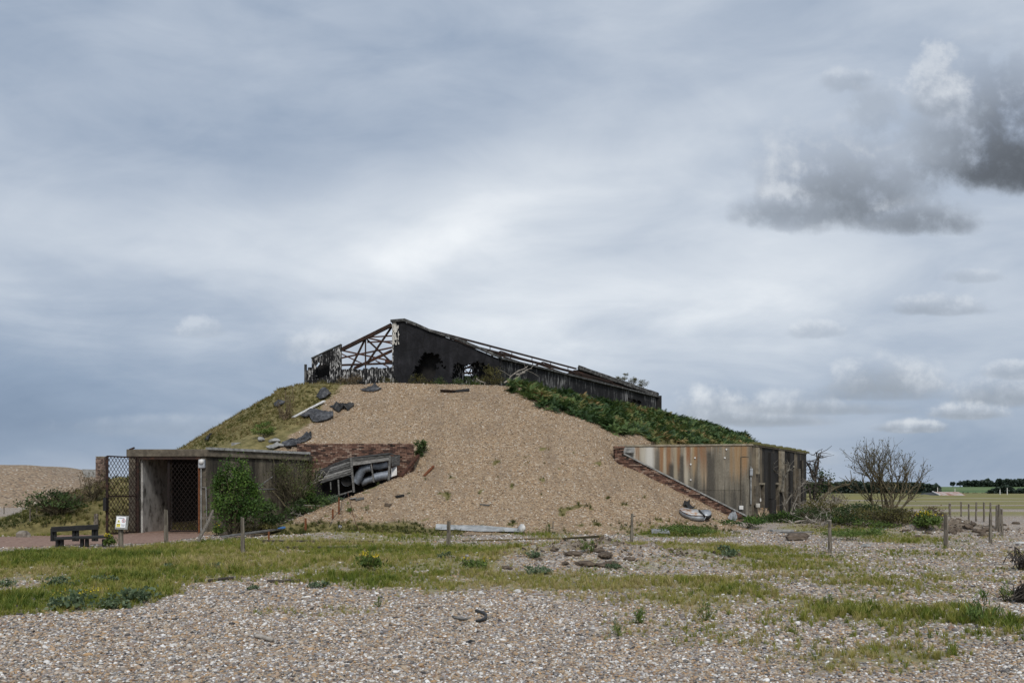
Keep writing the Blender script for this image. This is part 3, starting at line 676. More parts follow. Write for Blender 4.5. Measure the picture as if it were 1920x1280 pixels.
# ------------------------------------------------------------------ wall sheet with ragged openings
def wall(name, mat, parent, A, B, zb, top, thick, hole=None, ds=.14, jit=.03, s0=0.0, s1=None, inward=None, seed=1, ragtop=0.0):
    A = Vector((*A, 0)); B = Vector((*B, 0)); L = (B - A).length; d = (B - A) / L; s1 = L if s1 is None else s1
    nrm = Vector((d.y, -d.x, 0))
    if inward is not None and nrm.dot(Vector((*inward, 0))) > 0: nrm = -nrm       # nrm points outward
    nu = max(1, int(round((s1 - s0) / ds))); ss_ = np.linspace(s0, s1, nu + 1)
    hmax = max(top(s) for s in ss_) - zb; nv = max(1, int(round(hmax / ds)))
    g = np.random.default_rng(seed)
    V = np.zeros((nu + 1, nv + 1, 2)); 
    for i, s in enumerate(ss_):
        tp = top(s) - (abs(g.normal()) * ragtop if ragtop else 0)
        V[i, :, 0] = s; V[i, :, 1] = np.linspace(zb, tp, nv + 1)
    keep = np.ones((nu, nv), bool)
    if hole:
        for i in range(nu):
            for j in range(nv):
                s = V[i:i+2, j:j+2, 0].mean(); z = V[i:i+2, j:j+2, 1].mean()
                if hole(s, z): keep[i, j] = False
        pad = np.pad(keep, 1, constant_values=True)
        for i in range(1, nu):
            for j in range(1, nv):
                q = pad[i:i+2, j:j+2]
                if not q.all(): V[i, j] += g.normal(size=2) * jit
    verts, faces, idx = [], [], {}
    def vid(i, j, k):
        if (i, j, k) not in idx:
            s, z = V[i, j]; p = A + d * s - nrm * (thick * k); verts.append((p.x, p.y, z)); idx[(i, j, k)] = len(verts) - 1
        return idx[(i, j, k)]
    def kp(i, j): return 0 <= i < nu and 0 <= j < nv and keep[i, j]
    for i in range(nu):
        for j in range(nv):
            if not keep[i, j]: continue
            faces.append([vid(i, j, 0), vid(i + 1, j, 0), vid(i + 1, j + 1, 0), vid(i, j + 1, 0)])
            faces.append([vid(i, j, 1), vid(i, j + 1, 1), vid(i + 1, j + 1, 1), vid(i + 1, j, 1)])
            for (di, dj, e) in ((-1, 0, ((0, 1), (0, 0))), (1, 0, ((1, 0), (1, 1))), (0, -1, ((0, 0), (1, 0))), (0, 1, ((1, 1), (0, 1)))):
                if not kp(i + di, j + dj):
                    (a, b), (c, e_) = e
                    faces.append([vid(i + a, j + b, 0), vid(i + a, j + b, 1), vid(i + c, j + e_, 1), vid(i + c, j + e_, 0)])
    m = MB(); m.add(verts, faces); return m.build(name, M[mat], parent)

# ------------------------------------------------------------------ the ruined laboratory on the mound
BL, BR = (-13.28, 54.9), (-.81, 52.0); SD = Vector((13.43, 21.7, 0)); FLR = 7.0; EAVE = 9.76
GL = math.hypot(BR[0] - BL[0], BR[1] - BL[1]); gd = Vector(((BR[0] - BL[0]) / GL, (BR[1] - BL[1]) / GL, 0))
def onp(px, py, t=0.0):
    """point of the gable plane (pushed t along the side) seen at a pixel -> s, z, point"""
    A = Vector((*BL, 0)) + SD * t; n = Vector((gd.y, -gd.x, 0))
    Y = (A.dot(n)) / (Vector(((px - 960) / F, 1, 0)).dot(n)); p = W(px, py, Y)
    return (Vector((p.x, p.y, 0)) - A).dot(gd), p.z, p
lab = thing('ruined_laboratory', 'black derelict building with rusty bare roof trusses on top of the shingle mound', 'building', (-4, 58, 7.6))
prof = [onp(*q)[:2] for q in ((573, 685), (584, 672), (640, 646), (735, 602), (757, 603), (780, 611), (860, 640), (925, 667), (935, 671))]
prof.append((GL + .5, prof[-1][1] - .1))
ps = [q[0] for q in prof]; pz = [q[1] for q in prof]
rake = lambda s: float(np.interp(s, ps, pz))
sx = lambda px, py=690: onp(px, py)[0]
zx = lambda px, py: onp(px, py)[1]
inw = (SD.x, SD.y)
def ell(px, py, rx, ry, n=.35, seed=3):
    c = onp(px, py); k = c[2].y / F
    return lambda s, z: ((s - c[0]) / (rx * k)) ** 2 + ((z - c[1]) / (ry * k)) ** 2 + 3.0 * n * (float(fbm(np.array([s * 1.7]), np.array([z * 1.7]), seed)[0]) - .5) * 2 + 1.1 * (float(fbm(np.array([s * 4.5]), np.array([z * 4.5]), seed + 40, 2)[0]) - .5) < 1
def anyof(*fs): return lambda s, z: any(f(s, z) for f in fs)
# left part: upright boards, tall beside the corner and low under the open truss
h_left = ell(600, 695, 17, 16, .3, 8)
a, b = sx(584), sx(640); n_ = 5
for i in range(n_):
    s0, s1 = a + (b - a) * i / n_, a + (b - a) * (i + 1) / n_
    wall('wall_panel', 'mottled', lab, BL, BR, FLR, lambda s, i=i: rake(s) - .03 * (i % 2), .12, h_left, .10, .03, s0 + .012, s1 - .012, inw, 20 + i, .03)
wall('wall_panel', 'mottled', lab, BL, BR, FLR, lambda s: zx(578, 694), .12, None, .1, .03, sx(573.5), sx(584) - .012, inw, 30)
a, b = sx(640), sx(735); n_ = 7
for i in range(n_):
    s0, s1 = a + (b - a) * i / n_, a + (b - a) * (i + 1) / n_
    zt = zx(690, 689) + .05 * math.sin(i * 2.1)
    wall('wall_panel', 'mottled', lab, BL, BR, FLR, lambda s: zt, .12, None, .10, .03, s0 + .012, s1 - .012, inw, 40 + i, .05)
mb = MB(); q = onp(573, 683)[2]; mb.beam((q.x, q.y, FLR), q, .14, .16); mb.build('corner_post', M['coping'], lab)
mb = MB(); p = onp(584, 672)[2]; q = onp(640, 646)[2]; mb.beam(p + Vector((0, .05, .02)), q + Vector((0, .05, .02)), .18, .07); mb.build('coping', M['coping'], lab)
# right part: thick black rendered gable wall with torn openings
h1 = anyof(ell(802, 690, 24, 25, .35, 5), ell(790, 705, 17, 14, .3, 6), ell(812, 672, 12, 9, .2, 7))
h2 = anyof(ell(868, 706, 20, 24, .25, 9), ell(893, 702, 26, 22, .25, 10), ell(912, 700, 12, 18, .2, 11))
h3 = ell(738, 726, 8, 16, .3, 12)
wall('gable_wall', 'render_black', lab, BL, BR, FLR, lambda s: rake(s) - .03, .34, anyof(h1, h2, h3), .085, .04, sx(738), GL, inw, 3)
wall('gable_jamb', 'mottled', lab, BL, BR, FLR, lambda s: rake(s) - .10, .30, None, .1, .03, sx(735.2), sx(738) - .01, inw, 4)
fl = MB(); g0 = random.Random(5)
for i in range(46):                                  # render that has flaked off beside the torn edge
    px = 736.5 + g0.random() ** 1.6 * 12; py = 605 + g0.random() ** 1.3 * 40; c = onp(px, py)[2] - Vector((0, .02, 0))
    fl.box(c, (.03 + .07 * g0.random(), .05, .06 + .26 * g0.random()), Matrix.Rotation(g0.gauss(0, .2), 3, 'Y'), taper=.4 + .6 * g0.random())
fl.build('flaking_edge', M['pale_concrete'], lab)
cp = MB(); pts = [(732, 603), (757, 601), (780, 610), (800, 619), (830, 629), (860, 638), (892, 652), (925, 666), (936, 671)]
for a_, b_ in zip(pts, pts[1:]):
    p, q = onp(*a_)[2], onp(*b_)[2]; off = Vector((.08, .12, .03 + .03 * g0.random())); cp.beam(p + off, q + off + (q - p) * .02, .55, .13 + .05 * g0.random())
cp.build('coping', M['coping'], lab)
# near-black inner leaf, its colour keeping the openings dark, pale boards and a small window gap behind the right one
ti = .035
IL = (BL[0] + SD.x * ti, BL[1] + SD.y * ti); IR = (BR[0] + SD.x * ti, BR[1] + SD.y * ti)
six = lambda px: onp(px, 690, ti)[0]
wall('inner_wall', 'near_black', lab, IL, IR, FLR, lambda s: rake(s) - .4, .12, None, .3, 0, six(741), six(847), inw, 6)
gap = lambda s, z: six(870) < s < six(886) and zx(870, 703) + .1 < z < zx(870, 683) + .12
wall('inner_wall', 'mottled', lab, IL, IR, FLR, lambda s: zx(880, 676), .12, gap, .08, .02, six(847) + .01, six(905), inw, 7)
wall('inner_wall', 'near_black', lab, IL, IR, FLR, lambda s: min(rake(s) - .4, 20), .12, None, .3, 0, six(905) + .01, six(932), inw, 8)
wall('inner_wall', 'near_black', lab, IL, IR, FLR, lambda s: rake(s) - .10, .1, None, .3, 0, six(586), six(638), inw, 18)
wf = MB()
for a_, b_ in (((870, 683), (870, 703)), ((886, 683), (886, 703)), ((870, 690), (886, 689)), ((878, 702), (884, 690))):
    wf.beam(onp(*a_, ti + .008)[2], onp(*b_, ti + .008)[2], .07, .09, (0, 1, 0))
wf.build('window_frame', M['dark_rust'], lab)
# long side wall, rear gable, far wall
FR = (BR[0] + SD.x, BR[1] + SD.y); FLc = (BL[0] + SD.x, BL[1] + SD.y); SL = SD.length
hs = lambda s, z: (abs(s - 20.5) < 1.3 and 8.55 < z < 9.15)
wall('side_wall', 'mottled_dark', lab, BR, FR, 6.6, lambda s: EAVE - .02 + .03 * math.sin(s * 1.7), .25, hs, .16, .04, .30, SL, (gd.x * -1, gd.y * -1), 9)
sw = MB(); 
for s0 in np.arange(.3, SL, 1.55):
    p = Vector((*BR, EAVE + .03)) + SD * (s0 / SL); q = Vector((*BR, EAVE + .03)) + SD * (min(s0 + 1.53, SL) / SL)
    sw.beam(p, q, .42, .10 + .04 * g0.random())
sw.build('eave_coping', M['coping'], lab)
mb = MB(); c = Vector((*FR, 0)); mb.beam(c + Vector((.05, -.05, 6.4)), c + Vector((.05, -.05, 9.9)), .42, .42, (0, 1, 0)); mb.build('corner_post', M['near_black'], lab)
ridge_s = sx(735, 602); RID = rake(ridge_s)
wall('rear_wall', 'near_black', lab, FLc, FR, 6.8, lambda s: float(np.interp(s, [0, ridge_s, GL], [EAVE, RID + .1, EAVE + .02])), .3, None, .5, 0, .0, GL - .26, (-SD.x, -SD.y), 10)
wall('side_wall', 'mottled_dark', lab, BL, FLc, 6.6, lambda s: EAVE - .1, .2, None, .5, 0, .2, SL - .4, (gd.x, gd.y), 11)
rc = MB(); RC0 = Vector((*FLc, 0)) + gd * ridge_s + Vector((0, 0, RID + .22)); RC1 = Vector((*FR, EAVE + .2))
for i in range(10):
    a_, b_ = RC0.lerp(RC1, i / 10), RC0.lerp(RC1, (i + 1) / 10); rc.beam(a_, b_, 1.1, .24 + .12 * g0.random())
rc.build('rear_coping', M['coping'], lab)
# steel roof: trusses across, purlins along
def gp(s, z, t): return Vector((*BL, z)) + gd * s + SD * t
def bar(name, p, q, w, h, mat='dark_rust'): return MB().beam(p, q, w, h).build(name, M[mat], lab)
off = -.12
for t in (.01, .25, .5, .75, .97):
    sl, sr = .15, GL - .2
    mid = gp(ridge_s, RID + off, t)
    if t > .02: bar('rafter', gp(sl, EAVE, t), mid, .07, .12)
    bar('rafter', mid, gp(sr, EAVE + off * .3, t), .06, .10) if t > .02 else None
    if t > .02:
        bar('tie_beam', gp(sl, EAVE + .05, t), gp(sr, EAVE + .05, t), .1, .12)
        for k in (.5,):
            a_ = gp(sl + (ridge_s - sl) * k, EAVE + (RID - EAVE) * k + off, t); bar('strut', a_, gp(sl + (ridge_s - sl) * min(k + .25, 1), EAVE, t), .06, .07)
for k, z_ in ((1.0, .06), (.52, .05)):
    s_ = GL - .2 + (ridge_s - GL + .2) * k; z0 = EAVE + (RID - EAVE) * k
    bar('purlin', gp(s_, z0 + z_, .01), gp(s_, z0 + z_, .98), .09, .13)
    bar('purlin', gp(s_, z0 + z_ - .42, .03), gp(s_, z0 + z_ - .42, .98), .07, .09)
    for t in np.arange(.08, .95, .12): bar('stub', gp(s_, z0 + z_ - .42, t), gp(s_, z0 + z_, t), .06, .06)
zz = lambda a, b: (630 + a / 8.533, 590 + b / 8.533)
for (a_, b_, c_, d_, w_, t_, nm) in ((95, 556, 890, 162, .22, .004, 'rafter'), (80, 805, 900, 775, .12, .006, 'tie_beam'), (472, 400, 472, 850, .10, .008, 'strut'),
        (460, 400, 235, 860, .11, .010, 'strut'), (890, 195, 490, 785, .11, .012, 'strut'), (500, 400, 890, 765, .11, .014, 'strut'),
        (95, 570, 900, 742, .10, .14, 'brace'), (80, 692, 900, 522, .10, .17, 'brace'), (80, 622, 445, 792, .08, .12, 'brace'), (295, 856, 900, 572, .17, .20, 'brace'),
        (500, 440, 905, 423, .09, .22, 'purlin'), (555, 356, 905, 337, .09, .24, 'purlin'), (500, 368, 905, 462, .10, .18, 'brace'), (635, 733, 840, 835, .08, .13, 'brace'), (790, 755, 890, 770, .2, .1, 'brace')):
    p = onp(*zz(a_, b_), t_)[2]; q = onp(*zz(c_, d_), t_)[2]
    MB().beam(p, q, w_ * .8, w_).build(nm, M['rust' if nm in ('brace', 'purlin') else 'dark_rust'], lab)

# ------------------------------------------------------------------ concrete entrance on the left
ent = thing('concrete_entrance', 'flat roofed concrete entrance with open lattice gate cut into the left of the mound', 'building', (-13.6, 34, 0))
ZT, ZU = 3.36, 3.06
MB().box((-15.06, 35.7, ZU / 2 - .2), (.44, 3.4, ZU + .4)).build('side_wall', M['dark_concrete'], ent, bevel=.02)
MB().box((-12.34, 34.18, ZU / 2 - .2), (.28, .36, ZU + .4)).build('pillar', M['dark_concrete'], ent, bevel=.02)
ts = MB(); A_, B_ = Vector((-12.2, 34.02, 0)), Vector((-9.3, 38.2, 0)); d_ = (B_ - A_).normalized(); n_ = Vector((d_.y, -d_.x, 0))
ts.prism([A_ + Vector((0, 0, -.4)), B_ + Vector((0, 0, -.4)), B_ + Vector((0, 0, ZU)), A_ + Vector((0, 0, ZU))], -n_ * .32)
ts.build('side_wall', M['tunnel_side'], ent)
MB().box((-13.5, 37.25, ZU / 2 - .2), (3.0, .3, ZU + .4)).build('back_wall', M['shaded_concrete'], ent)
il = MB(); il.box((-14.80, 35.6, ZU / 2), (.07, 3.0, ZU)); il.build('inner_wall', M['stained_concrete'], ent)
roof = MB(); rp = [(-15.34, 33.92), (-12.13, 33.92), (-9.1, 38.3), (-9.6, 41.6), (-15.34, 42.2)]
roof.prism([(x_, y_, ZU) for x_, y_ in rp], (0, 0, ZT - ZU)); roof.build('roof_slab', M['dark_concrete'], ent, bevel=.03)
lip = MB(); 
for a_, b_ in (((-12.13, 33.98), (-9.12, 38.3)),): lip.beam((*a_, ZT + .03), (*b_, ZT + .03), .22, .10)
lip.build('roof_edge', M['grey_concrete'], ent)
jt = MB(); jt.beam((-15.22, 33.95, ZT - .02), (-15.02, 33.95, ZT + .06), .06, .06); jt.build('roof_stub', M['dark_rust'], ent)
pf = MB(); pf.beam((-12.46, 33.99, 0), (-12.46, 33.99, ZU), .06, .05); pf.build('gate_post', M['orange_rust'], ent)
MB().beam((-14.82, 33.99, ZU - .06), (-12.4, 33.99, ZU - .06), .06, .10).build('gate_head', M['dark_rust'], ent)
pp = MB(); pp.tube([(-12.36, 33.93, .1), (-12.36, 33.93, 2.6)], .028, 8); pp.tube([(-12.34, 33.93, 1.85), (-12.16, 33.9, 1.85), (-12.14, 33.93, .5)], .016, 6); pp.build('conduit', M['grey_concrete'], ent)
def gate(name, label, hinge, end, z0, z1, sp=.17, gm='dark_rust'):
    t = thing(name, label, 'gate', (*hinge, z0)); h = Vector((*hinge, 0)); e = Vector((*end, 0)); L = (e - h).length; d = (e - h) / L
    P_ = lambda s, z: h + d * s + Vector((0, 0, z))
    for (a, b, w) in ((P_(0, z0), P_(0, z1), .13), (P_(L, z0), P_(L, z1), .09), (P_(0, z1), P_(L, z1), .06), (P_(0, z0 + .02), P_(L, z0 + .02), .06)):
        MB().beam(a, b, w, .05).build('frame_bar', M[gm], t)
    Hh = z1 - z0; off_ = Vector((d.y, -d.x, 0)) * .012
    for sgn in (1, -1):
        for c in np.arange(-Hh * .75, L + Hh * .75, sp):
            seg = []
            # a line s = c + sgn*(z - z0)*.75 clipped to the leaf
            za = max(z0, z0 + ((0 if sgn > 0 else L) - c) / (.75 * sgn)); zb = min(z1, z0 + ((L if sgn > 0 else 0) - c) / (.75 * sgn))
            if zb - za < .08: continue
            MB().beam(P_(c + sgn * (za - z0) * .75, za) + off_ * sgn, P_(c + sgn * (zb - z0) * .75, zb) + off_ * sgn, .012, .016).build('lattice_bar', M[gm], t)
    return t, P_, L
t, P_, L_ = gate('lattice_gate', 'rusty diamond lattice gate leaf standing wide open left of the entrance', (-14.84, 33.8), (-15.35, 32.35), .06, 3.02)
MB().beam(P_(L_ + .06, .95), P_(L_ + .06, 1.45), .12, .22).build('lock_box', M['black_paint'], t)
MB().beam(P_(0, 1.5), P_(L_, 1.5), .04, .05).build('frame_bar', M['dark_rust'], t)
t, P_, L_ = gate('lattice_gate', 'rusty diamond lattice gate leaf closed across the right half of the dark entrance', (-12.5, 34.12), (-13.72, 34.12), .08, 2.98, .17, 'shaded_rust')
lm = thing('wall_lamp', 'small round white lamp on the corner pillar of the entrance', 'lamp', (-12.33, 33.88, 2.85))
MB().tube([(-12.33, 33.9, 2.86), (-12.33, 33.80, 2.86)], [.12, .09], 12).build('lamp_glass', M['white_paint'], lm, smooth=True)
MB().box((-12.33, 33.93, 2.78), (.26, .14, .36)).build('housing', M['tin'], lm, bevel=.03)
kb = MB(); p = hit(438, 836, 38); 
a_, b_ = W(436, 834, 42.5), W(556, 832, 42.5); kb.beam(a_, b_, .35, .22)
tag(kb.build('kerb_slab', M['grey_concrete'], loc=tuple((a_ + b_) / 2)), 'long grey concrete kerb lying on the entrance roof', 'kerb')

# ------------------------------------------------------------------ brickwork
def bricks(name, parent, A, B, zbot, ztop, top=None, cw=.225, ch=.075, depth=.11, seed=1, missing=.01, rough=.008, mat='brick'):
    """coursed brick face between A and B (xy) in real bricks"""
    A = Vector((*A, 0)); B = Vector((*B, 0)); L = (B - A).length; d = (B - A) / L; n = Vector((d.y, -d.x, 0)); rg = random.Random(seed)
    m = MB(); rot = Matrix((d, -n, Vector((0, 0, 1)))).transposed(); k = 0; z = zbot
    while z + ch * .5 < ztop:
        s = -(k % 2) * cw / 2
        while s < L - .02:
            a, b = max(s, 0), min(s + cw, L)
            lim = top((a + b) / 2) if top else (zbot, ztop)
            if b - a > .04 and lim[0] <= z + ch * .5 <= lim[1] and rg.random() > missing:
                c = A + d * ((a + b) / 2) + Vector((0, 0, z + ch / 2)) - n * (depth / 2 + rg.gauss(0, rough))
                m.box(c, (b - a - .011, depth, ch - .012), rot, rg.random())
            s += cw
        z += ch; k += 1
    o = m.build(name, M[mat], parent); o['kind'] = 'stuff'; return o
bw = thing('brick_wall', 'red brick retaining wall behind the collapsed boarded hood', 'wall', (-7.4, 40, 1.5))
wa, wb = (-10.1, 40.05), (-4.62, 40.0); ZW = 3.96
bricks('brickwork', bw, wa, wb, 1.0, ZW, None, seed=4, missing=.012)
MB().box((-7.36, 40.27, 2.28), (5.40, .22, 3.2)).build('backing', M['mortar'], bw)
bricks('brickwork', bw, (-4.61, 40.02), (-4.66, 40.62), 1.6, ZW - .01, None, seed=5, missing=.03)

# collapsed boarded hood with ventilation ducts under it
YS = 38.2
hd = thing('collapsed_hood', 'collapsed weathered board hood sheltering old metal ducts against the brick wall', 'shelter', (-7, YS, 1.6))
Z4 = lambda a, b: (570 + a / 8.0, 830 + b / 8.0)
def quadboard(parent, c4, thick=.03, tone=.5, name='board', mat='wood_grey'):
    """a board from four corners in space"""
    c4 = [Vector(q) for q in c4]; n = (c4[1] - c4[0]).cross(c4[3] - c4[0]).normalized()
    if n.y < 0: n = -n
    return MB().prism(c4, n * thick, tone).build(name, M[mat], parent)
# right fascia: two boards
for i, (t0, t1) in enumerate(((0, .48), (.5, .98))):
    TL, TR, BLq, BRq = (705, 228), (1282, 158), (722, 345), (1288, 262)
    lp = lambda p, q, t: (p[0] + (q[0] - p[0]) * t, p[1] + (q[1] - p[1]) * t)
    c = [W(*Z4(*lp(TL, BLq, t0)), YS + .02 * i), W(*Z4(*lp(TR, BRq, t0)), YS + .25 + .02 * i), W(*Z4(*lp(TR, BRq, t1)), YS + .25), W(*Z4(*lp(TL, BLq, t1)), YS)]
    quadboard(hd, c, .03, .35 + .3 * i)
# left lid: fan of lapped boards running back to the left
for i in range(7):
    a0, a1 = i / 7, (i + .86) / 7
    R0, R1 = (700, 232), (722, 470); L0, L1 = (420, 330), (235, 612)
    c = [W(*Z4(*lp(L0, L1, a0)), YS + 1.0 - .10 * i), W(*Z4(*lp(R0, R1, a0)), YS + .06), W(*Z4(*lp(R0, R1, a1)), YS + .0), W(*Z4(*lp(L0, L1, a1)), YS + .92 - .10 * i)]
    quadboard(hd, c, .03, .2 + .6 * ((i * 37) % 10) / 10)
quadboard(hd, [W(*Z4(230, 400), 39.3), W(*Z4(420, 326), 39.2), W(*Z4(330, 470), 38.9), W(*Z4(240, 470), 39.0)], .03, .1)
for i, (t0, t1) in enumerate(((0, .6), (.62, 1))):
    TL, TR, BLq, BRq = (1312, 205), (1440, 180), (1325, 350), (1438, 330)
    quadboard(hd, [W(*Z4(*lp(TL, BLq, t0)), YS + .4), W(*Z4(*lp(TR, BRq, t0)), YS + 1.1), W(*Z4(*lp(TR, BRq, t1)), YS + 1.1), W(*Z4(*lp(TL, BLq, t1)), YS + .4)], .03, .4)
top4 = [W(*Z4(425, 322), 39.9), W(*Z4(705, 222), 39.9), W(*Z4(705, 228), YS), W(*Z4(425, 330), YS + .9)]
quadboard(hd, [W(*Z4(700, 214), 39.85), W(*Z4(1280, 146), 39.85), W(*Z4(1285, 158), YS + .2), W(*Z4(702, 226), YS)], .03, .2, 'top_board')
quadboard(hd, [W(*Z4(425, 316), 39.85), W(*Z4(698, 214), 39.85), W(*Z4(700, 228), YS + .03), W(*Z4(425, 330), YS + .9)], .03, .2, 'top_board')
quadboard(hd, [W(*Z4(1284, 146), 39.85), W(*Z4(1390, 180), 39.8), W(*Z4(1390, 188), YS + .8), W(*Z4(1284, 160), YS + .22)], .03, .15, 'top_board')
for (a, b, c, d, w) in ((705, 225, 750, 740, .09), (1008, 318, 1050, 590, .06), (1292, 185, 1270, 560, .09), (515, 550, 528, 800, .06), (398, 585, 405, 700, .05)):
    MB().beam(W(*Z4(a, b), YS - .03), W(*Z4(c, d), YS - .03), w, w).build('post', M['wood_grey'], hd)
MB().beam(W(*Z4(300, 850), YS - .3), W(*Z4(720, 720), YS - .05), .06, .06).build('bottom_rail', M['wood_grey'], hd)
MB().box((-7.4, 39.86, 1.9), (3.6, .06, 1.5)).build('back_board', M['near_black'], hd)
def duct(label, pts, r, name='metal_duct', mat='duct', Y=YS + .55, n=14, open_end=False):
    P3 = [W(*Z4(*q[:2]), q[2] if len(q) > 2 else Y) for q in pts]
    # smooth the bend
    Q = []
    for i in range(len(P3) - 1):
        p0 = P3[max(i - 1, 0)]; p1 = P3[i]; p2 = P3[i + 1]; p3 = P3[min(i + 2, len(P3) - 1)]
        for k in range(5):
            t = k / 5; Q.append(.5 * ((2 * p1) + (p2 - p0) * t + (2 * p0 - 5 * p1 + 4 * p2 - p3) * t * t + (3 * p1 - p0 - 3 * p2 + p3) * t ** 3))
    Q.append(P3[-1]); rad = [r] * len(Q)
    t_ = thing(name, label, 'duct', tuple(P3[0]))
    m = MB(); m.tube(Q, rad, n, cap=not open_end); o = m.build('pipe', M[mat], t_, smooth=False)
    for p in o.data.polygons: p.use_smooth = len(p.vertices) == 4
    b = MB()
    for i in range(3, len(Q) - 1, 4):
        d = (Q[i + 1] - Q[i - 1]).normalized() * .015; b.tube([Q[i] - d, Q[i] + d], r * 1.06, n)
    b.build('seam_band', M[mat], t_); return t_, Q
duct('grey metal elbow duct bending down under the board hood', [(1000, 365), (900, 385), (845, 450), (810, 540), (770, 600)], .19, Y=YS + .45)
duct('upper pale metal duct under the fascia of the board hood', [(1040, 345), (1110, 355), (1180, 340), (1260, 320)], .15, Y=YS + .6)
duct('lower grey metal duct resting at the right under the board hood', [(1060, 520), (1140, 500), (1200, 490), (1290, 470)], .19, Y=YS + .45)
duct('dim metal duct lying behind the elbow under the board hood', [(860, 600), (960, 555), (1040, 535), (1090, 520)], .17, Y=YS + .8)
t_, Q = duct('round open duct mouth facing out at the left of the board hood', [(640, 570, YS + .25), (650, 565, YS + .6), (665, 560, YS + 1.0)], .24, n=18, open_end=True)
MB().tube([Q[0] + (Q[1] - Q[0]) * 2, Q[0] + (Q[1] - Q[0]) * 2.2], .235, 18).build('dark_inside', M['near_black'], t_)  # near-black disc paints the shade inside the duct mouth
quadboard(None, [W(*Z4(1310, 380), YS + .8), W(*Z4(1392, 345), YS + .9), W(*Z4(1392, 480), YS + .7), W(*Z4(1310, 510), YS + .6)], .05, .5, 'asbestos_sheet', 'white_paint')
tag(bpy.data.objects['asbestos_sheet'], 'pale upright panel at the right end under the board hood', 'sheet')

# ------------------------------------------------------------------ concrete bunker on the right
BK = Vector((8.6, 42.5, .26))
bk = thing('concrete_bunker', 'rust and lime streaked concrete bunker half buried in the right of the mound', 'building', tuple(BK))
ZB = 3.92; C0, C1, C2 = Vector((5.45, 43.02, 0)), Vector((11.80, 42.0, 0)), Vector((17.85, 51.75, 0))
def slab(name, p, q, z0, z1, th, mat, front=0.0, par=None):
    d = (q - p).normalized(); n = Vector((d.y, -d.x, 0)); m = MB()
    a, b = p + n * front, q + n * front
    m.prism([a + Vector((0, 0, z0)), b + Vector((0, 0, z0)), b + Vector((0, 0, z1)), a + Vector((0, 0, z1))], -n * th)
    return m.build(name, M[mat], par or bk)
dF = (C1 - C0).normalized(); LF = (C1 - C0).length
# front wall in cast lifts with open joints; every lift in two bays
for (z0, z1) in ((-.4, .66), (.675, 1.72), (1.735, ZB)):
    for (s0, s1) in ((0, LF - .52), (LF - .505, LF - .0)):
        slab('wall_lift', C0 + dF * s0, C0 + dF * s1, z0, z1, .32, 'bunker_front')
slab('wall_core', C0 + dF * .1, C1 - dF * .1, -.4, ZB - .03, .25, 'near_black', -.05)
slab('raised_panel', C1 - dF * .50, C1 - dF * .12, -.3, 3.35, .06, 'bunker_front', .05)
dS = (C2 - C1).normalized(); LS = (C2 - C1).length; nS = Vector((dS.y, -dS.x, 0))
def Zs(px): # distance along the side wall from a photograph column
    k = (px - 960) / F; s = (k * C1.y - C1.x) / (dS.x - k * dS.y); return s
openings = [(Zs(1423), Zs(1433), 2.02), (Zs(1452.5), Zs(1461), 2.05), (Zs(1484), Zs(1489), 3.05)]
prev = .33
for (a, b, zt) in openings:
    slab('side_wall', C1 + dS * prev, C1 + dS * a, -.4, ZB, .35, 'bunker_side')
    slab('door_lintel', C1 + dS * (a + .004), C1 + dS * (b - .004), zt, ZB, .35, 'bunker_side', -.02); prev = b
slab('side_wall', C1 + dS * prev, C2, -.4, ZB, .35, 'bunker_side')
slab('side_wall', C1 + dS * .0, C1 + dS * .325, -.4, ZB, .3, 'bunker_side', .0)
for (a, b, zt) in openings:
    dr = slab('door', C1 + dS * (a + .05), C1 + dS * (b - .05), -.2, zt, .06, 'near_black', -.28); door0 = dr if a == openings[0][0] else door0
    for s in (a, b - .11): slab('door_jamb', C1 + dS * s, C1 + dS * (s + .10), -.2, zt, .18, 'dark_concrete', .03, dr)
    slab('door_head', C1 + dS * a, C1 + dS * b, zt, zt + .10, .18, 'concrete', .04, dr)
a, b, zt = openings[0]; m_ = C1 + dS * ((a + b) / 2)
slab('door_mullion', m_ - dS * .05, m_ + dS * .05, -.2, zt, .1, 'wood_post', -.05, door0)
for (p0, p1, z0, z1, mat, fr) in ((1413, 1419, 1.0, 1.95, 'dark_concrete', .10), (1441, 1450, -.2, 1.25, 'bunker_side', .16), (1441, 1450, 1.28, 3.7, 'bunker_side', .12),
                                  (1460, 1466, 1.65, ZB - .05, 'concrete', .15), (1468, 1472, -.2, 3.2, 'dark_concrete', .18), (1476, 1481, -.2, ZB - .1, 'bunker_side', .18), (1493, 1497, -.2, 3.0, 'dark_concrete', .14),
                                  (1417, 1420, 2.55, ZB - .05, 'concrete', .12), (1500, 1503, .2, 3.5, 'bunker_side', .14)):
    slab('pilaster', C1 + dS * Zs(p0), C1 + dS * Zs(p1), z0, z1, fr, mat, fr)
rs = MB(); e = .05; rpts = [C0 - dF * .1 + Vector((0, -e, 0)), C1 + Vector((.02, -e, 0)), C1 + nS * e, C2 + nS * e + dS * .05, Vector((12.2, 55.0, 0)), Vector((6.0, 46.5, 0))]
rs.prism([Vector((q.x, q.y, ZB + .003)) for q in rpts], (0, 0, .09)); rs.build('roof_slab', M['concrete'], bk, bevel=.015)
# moss along the roof edge
mo = MB(); rg = random.Random(3); s = .1
while s < LS:
    w = rg.uniform(.25, .6); c = C1 + dS * (s + w / 2) + nS * (-.05); h = rg.uniform(.06, .17); c.z = ZB + .09 + h * .4
    mo.box(c, (rg.uniform(.25, .4), w * 1.1, h), Matrix((nS, dS, Vector((0, 0, 1)))).transposed(), taper=.7); s += w
ms = mo.build('moss', M['moss']); tag(ms, 'ragged mossy turf along the bunker roof edge', 'moss', kind='stuff')
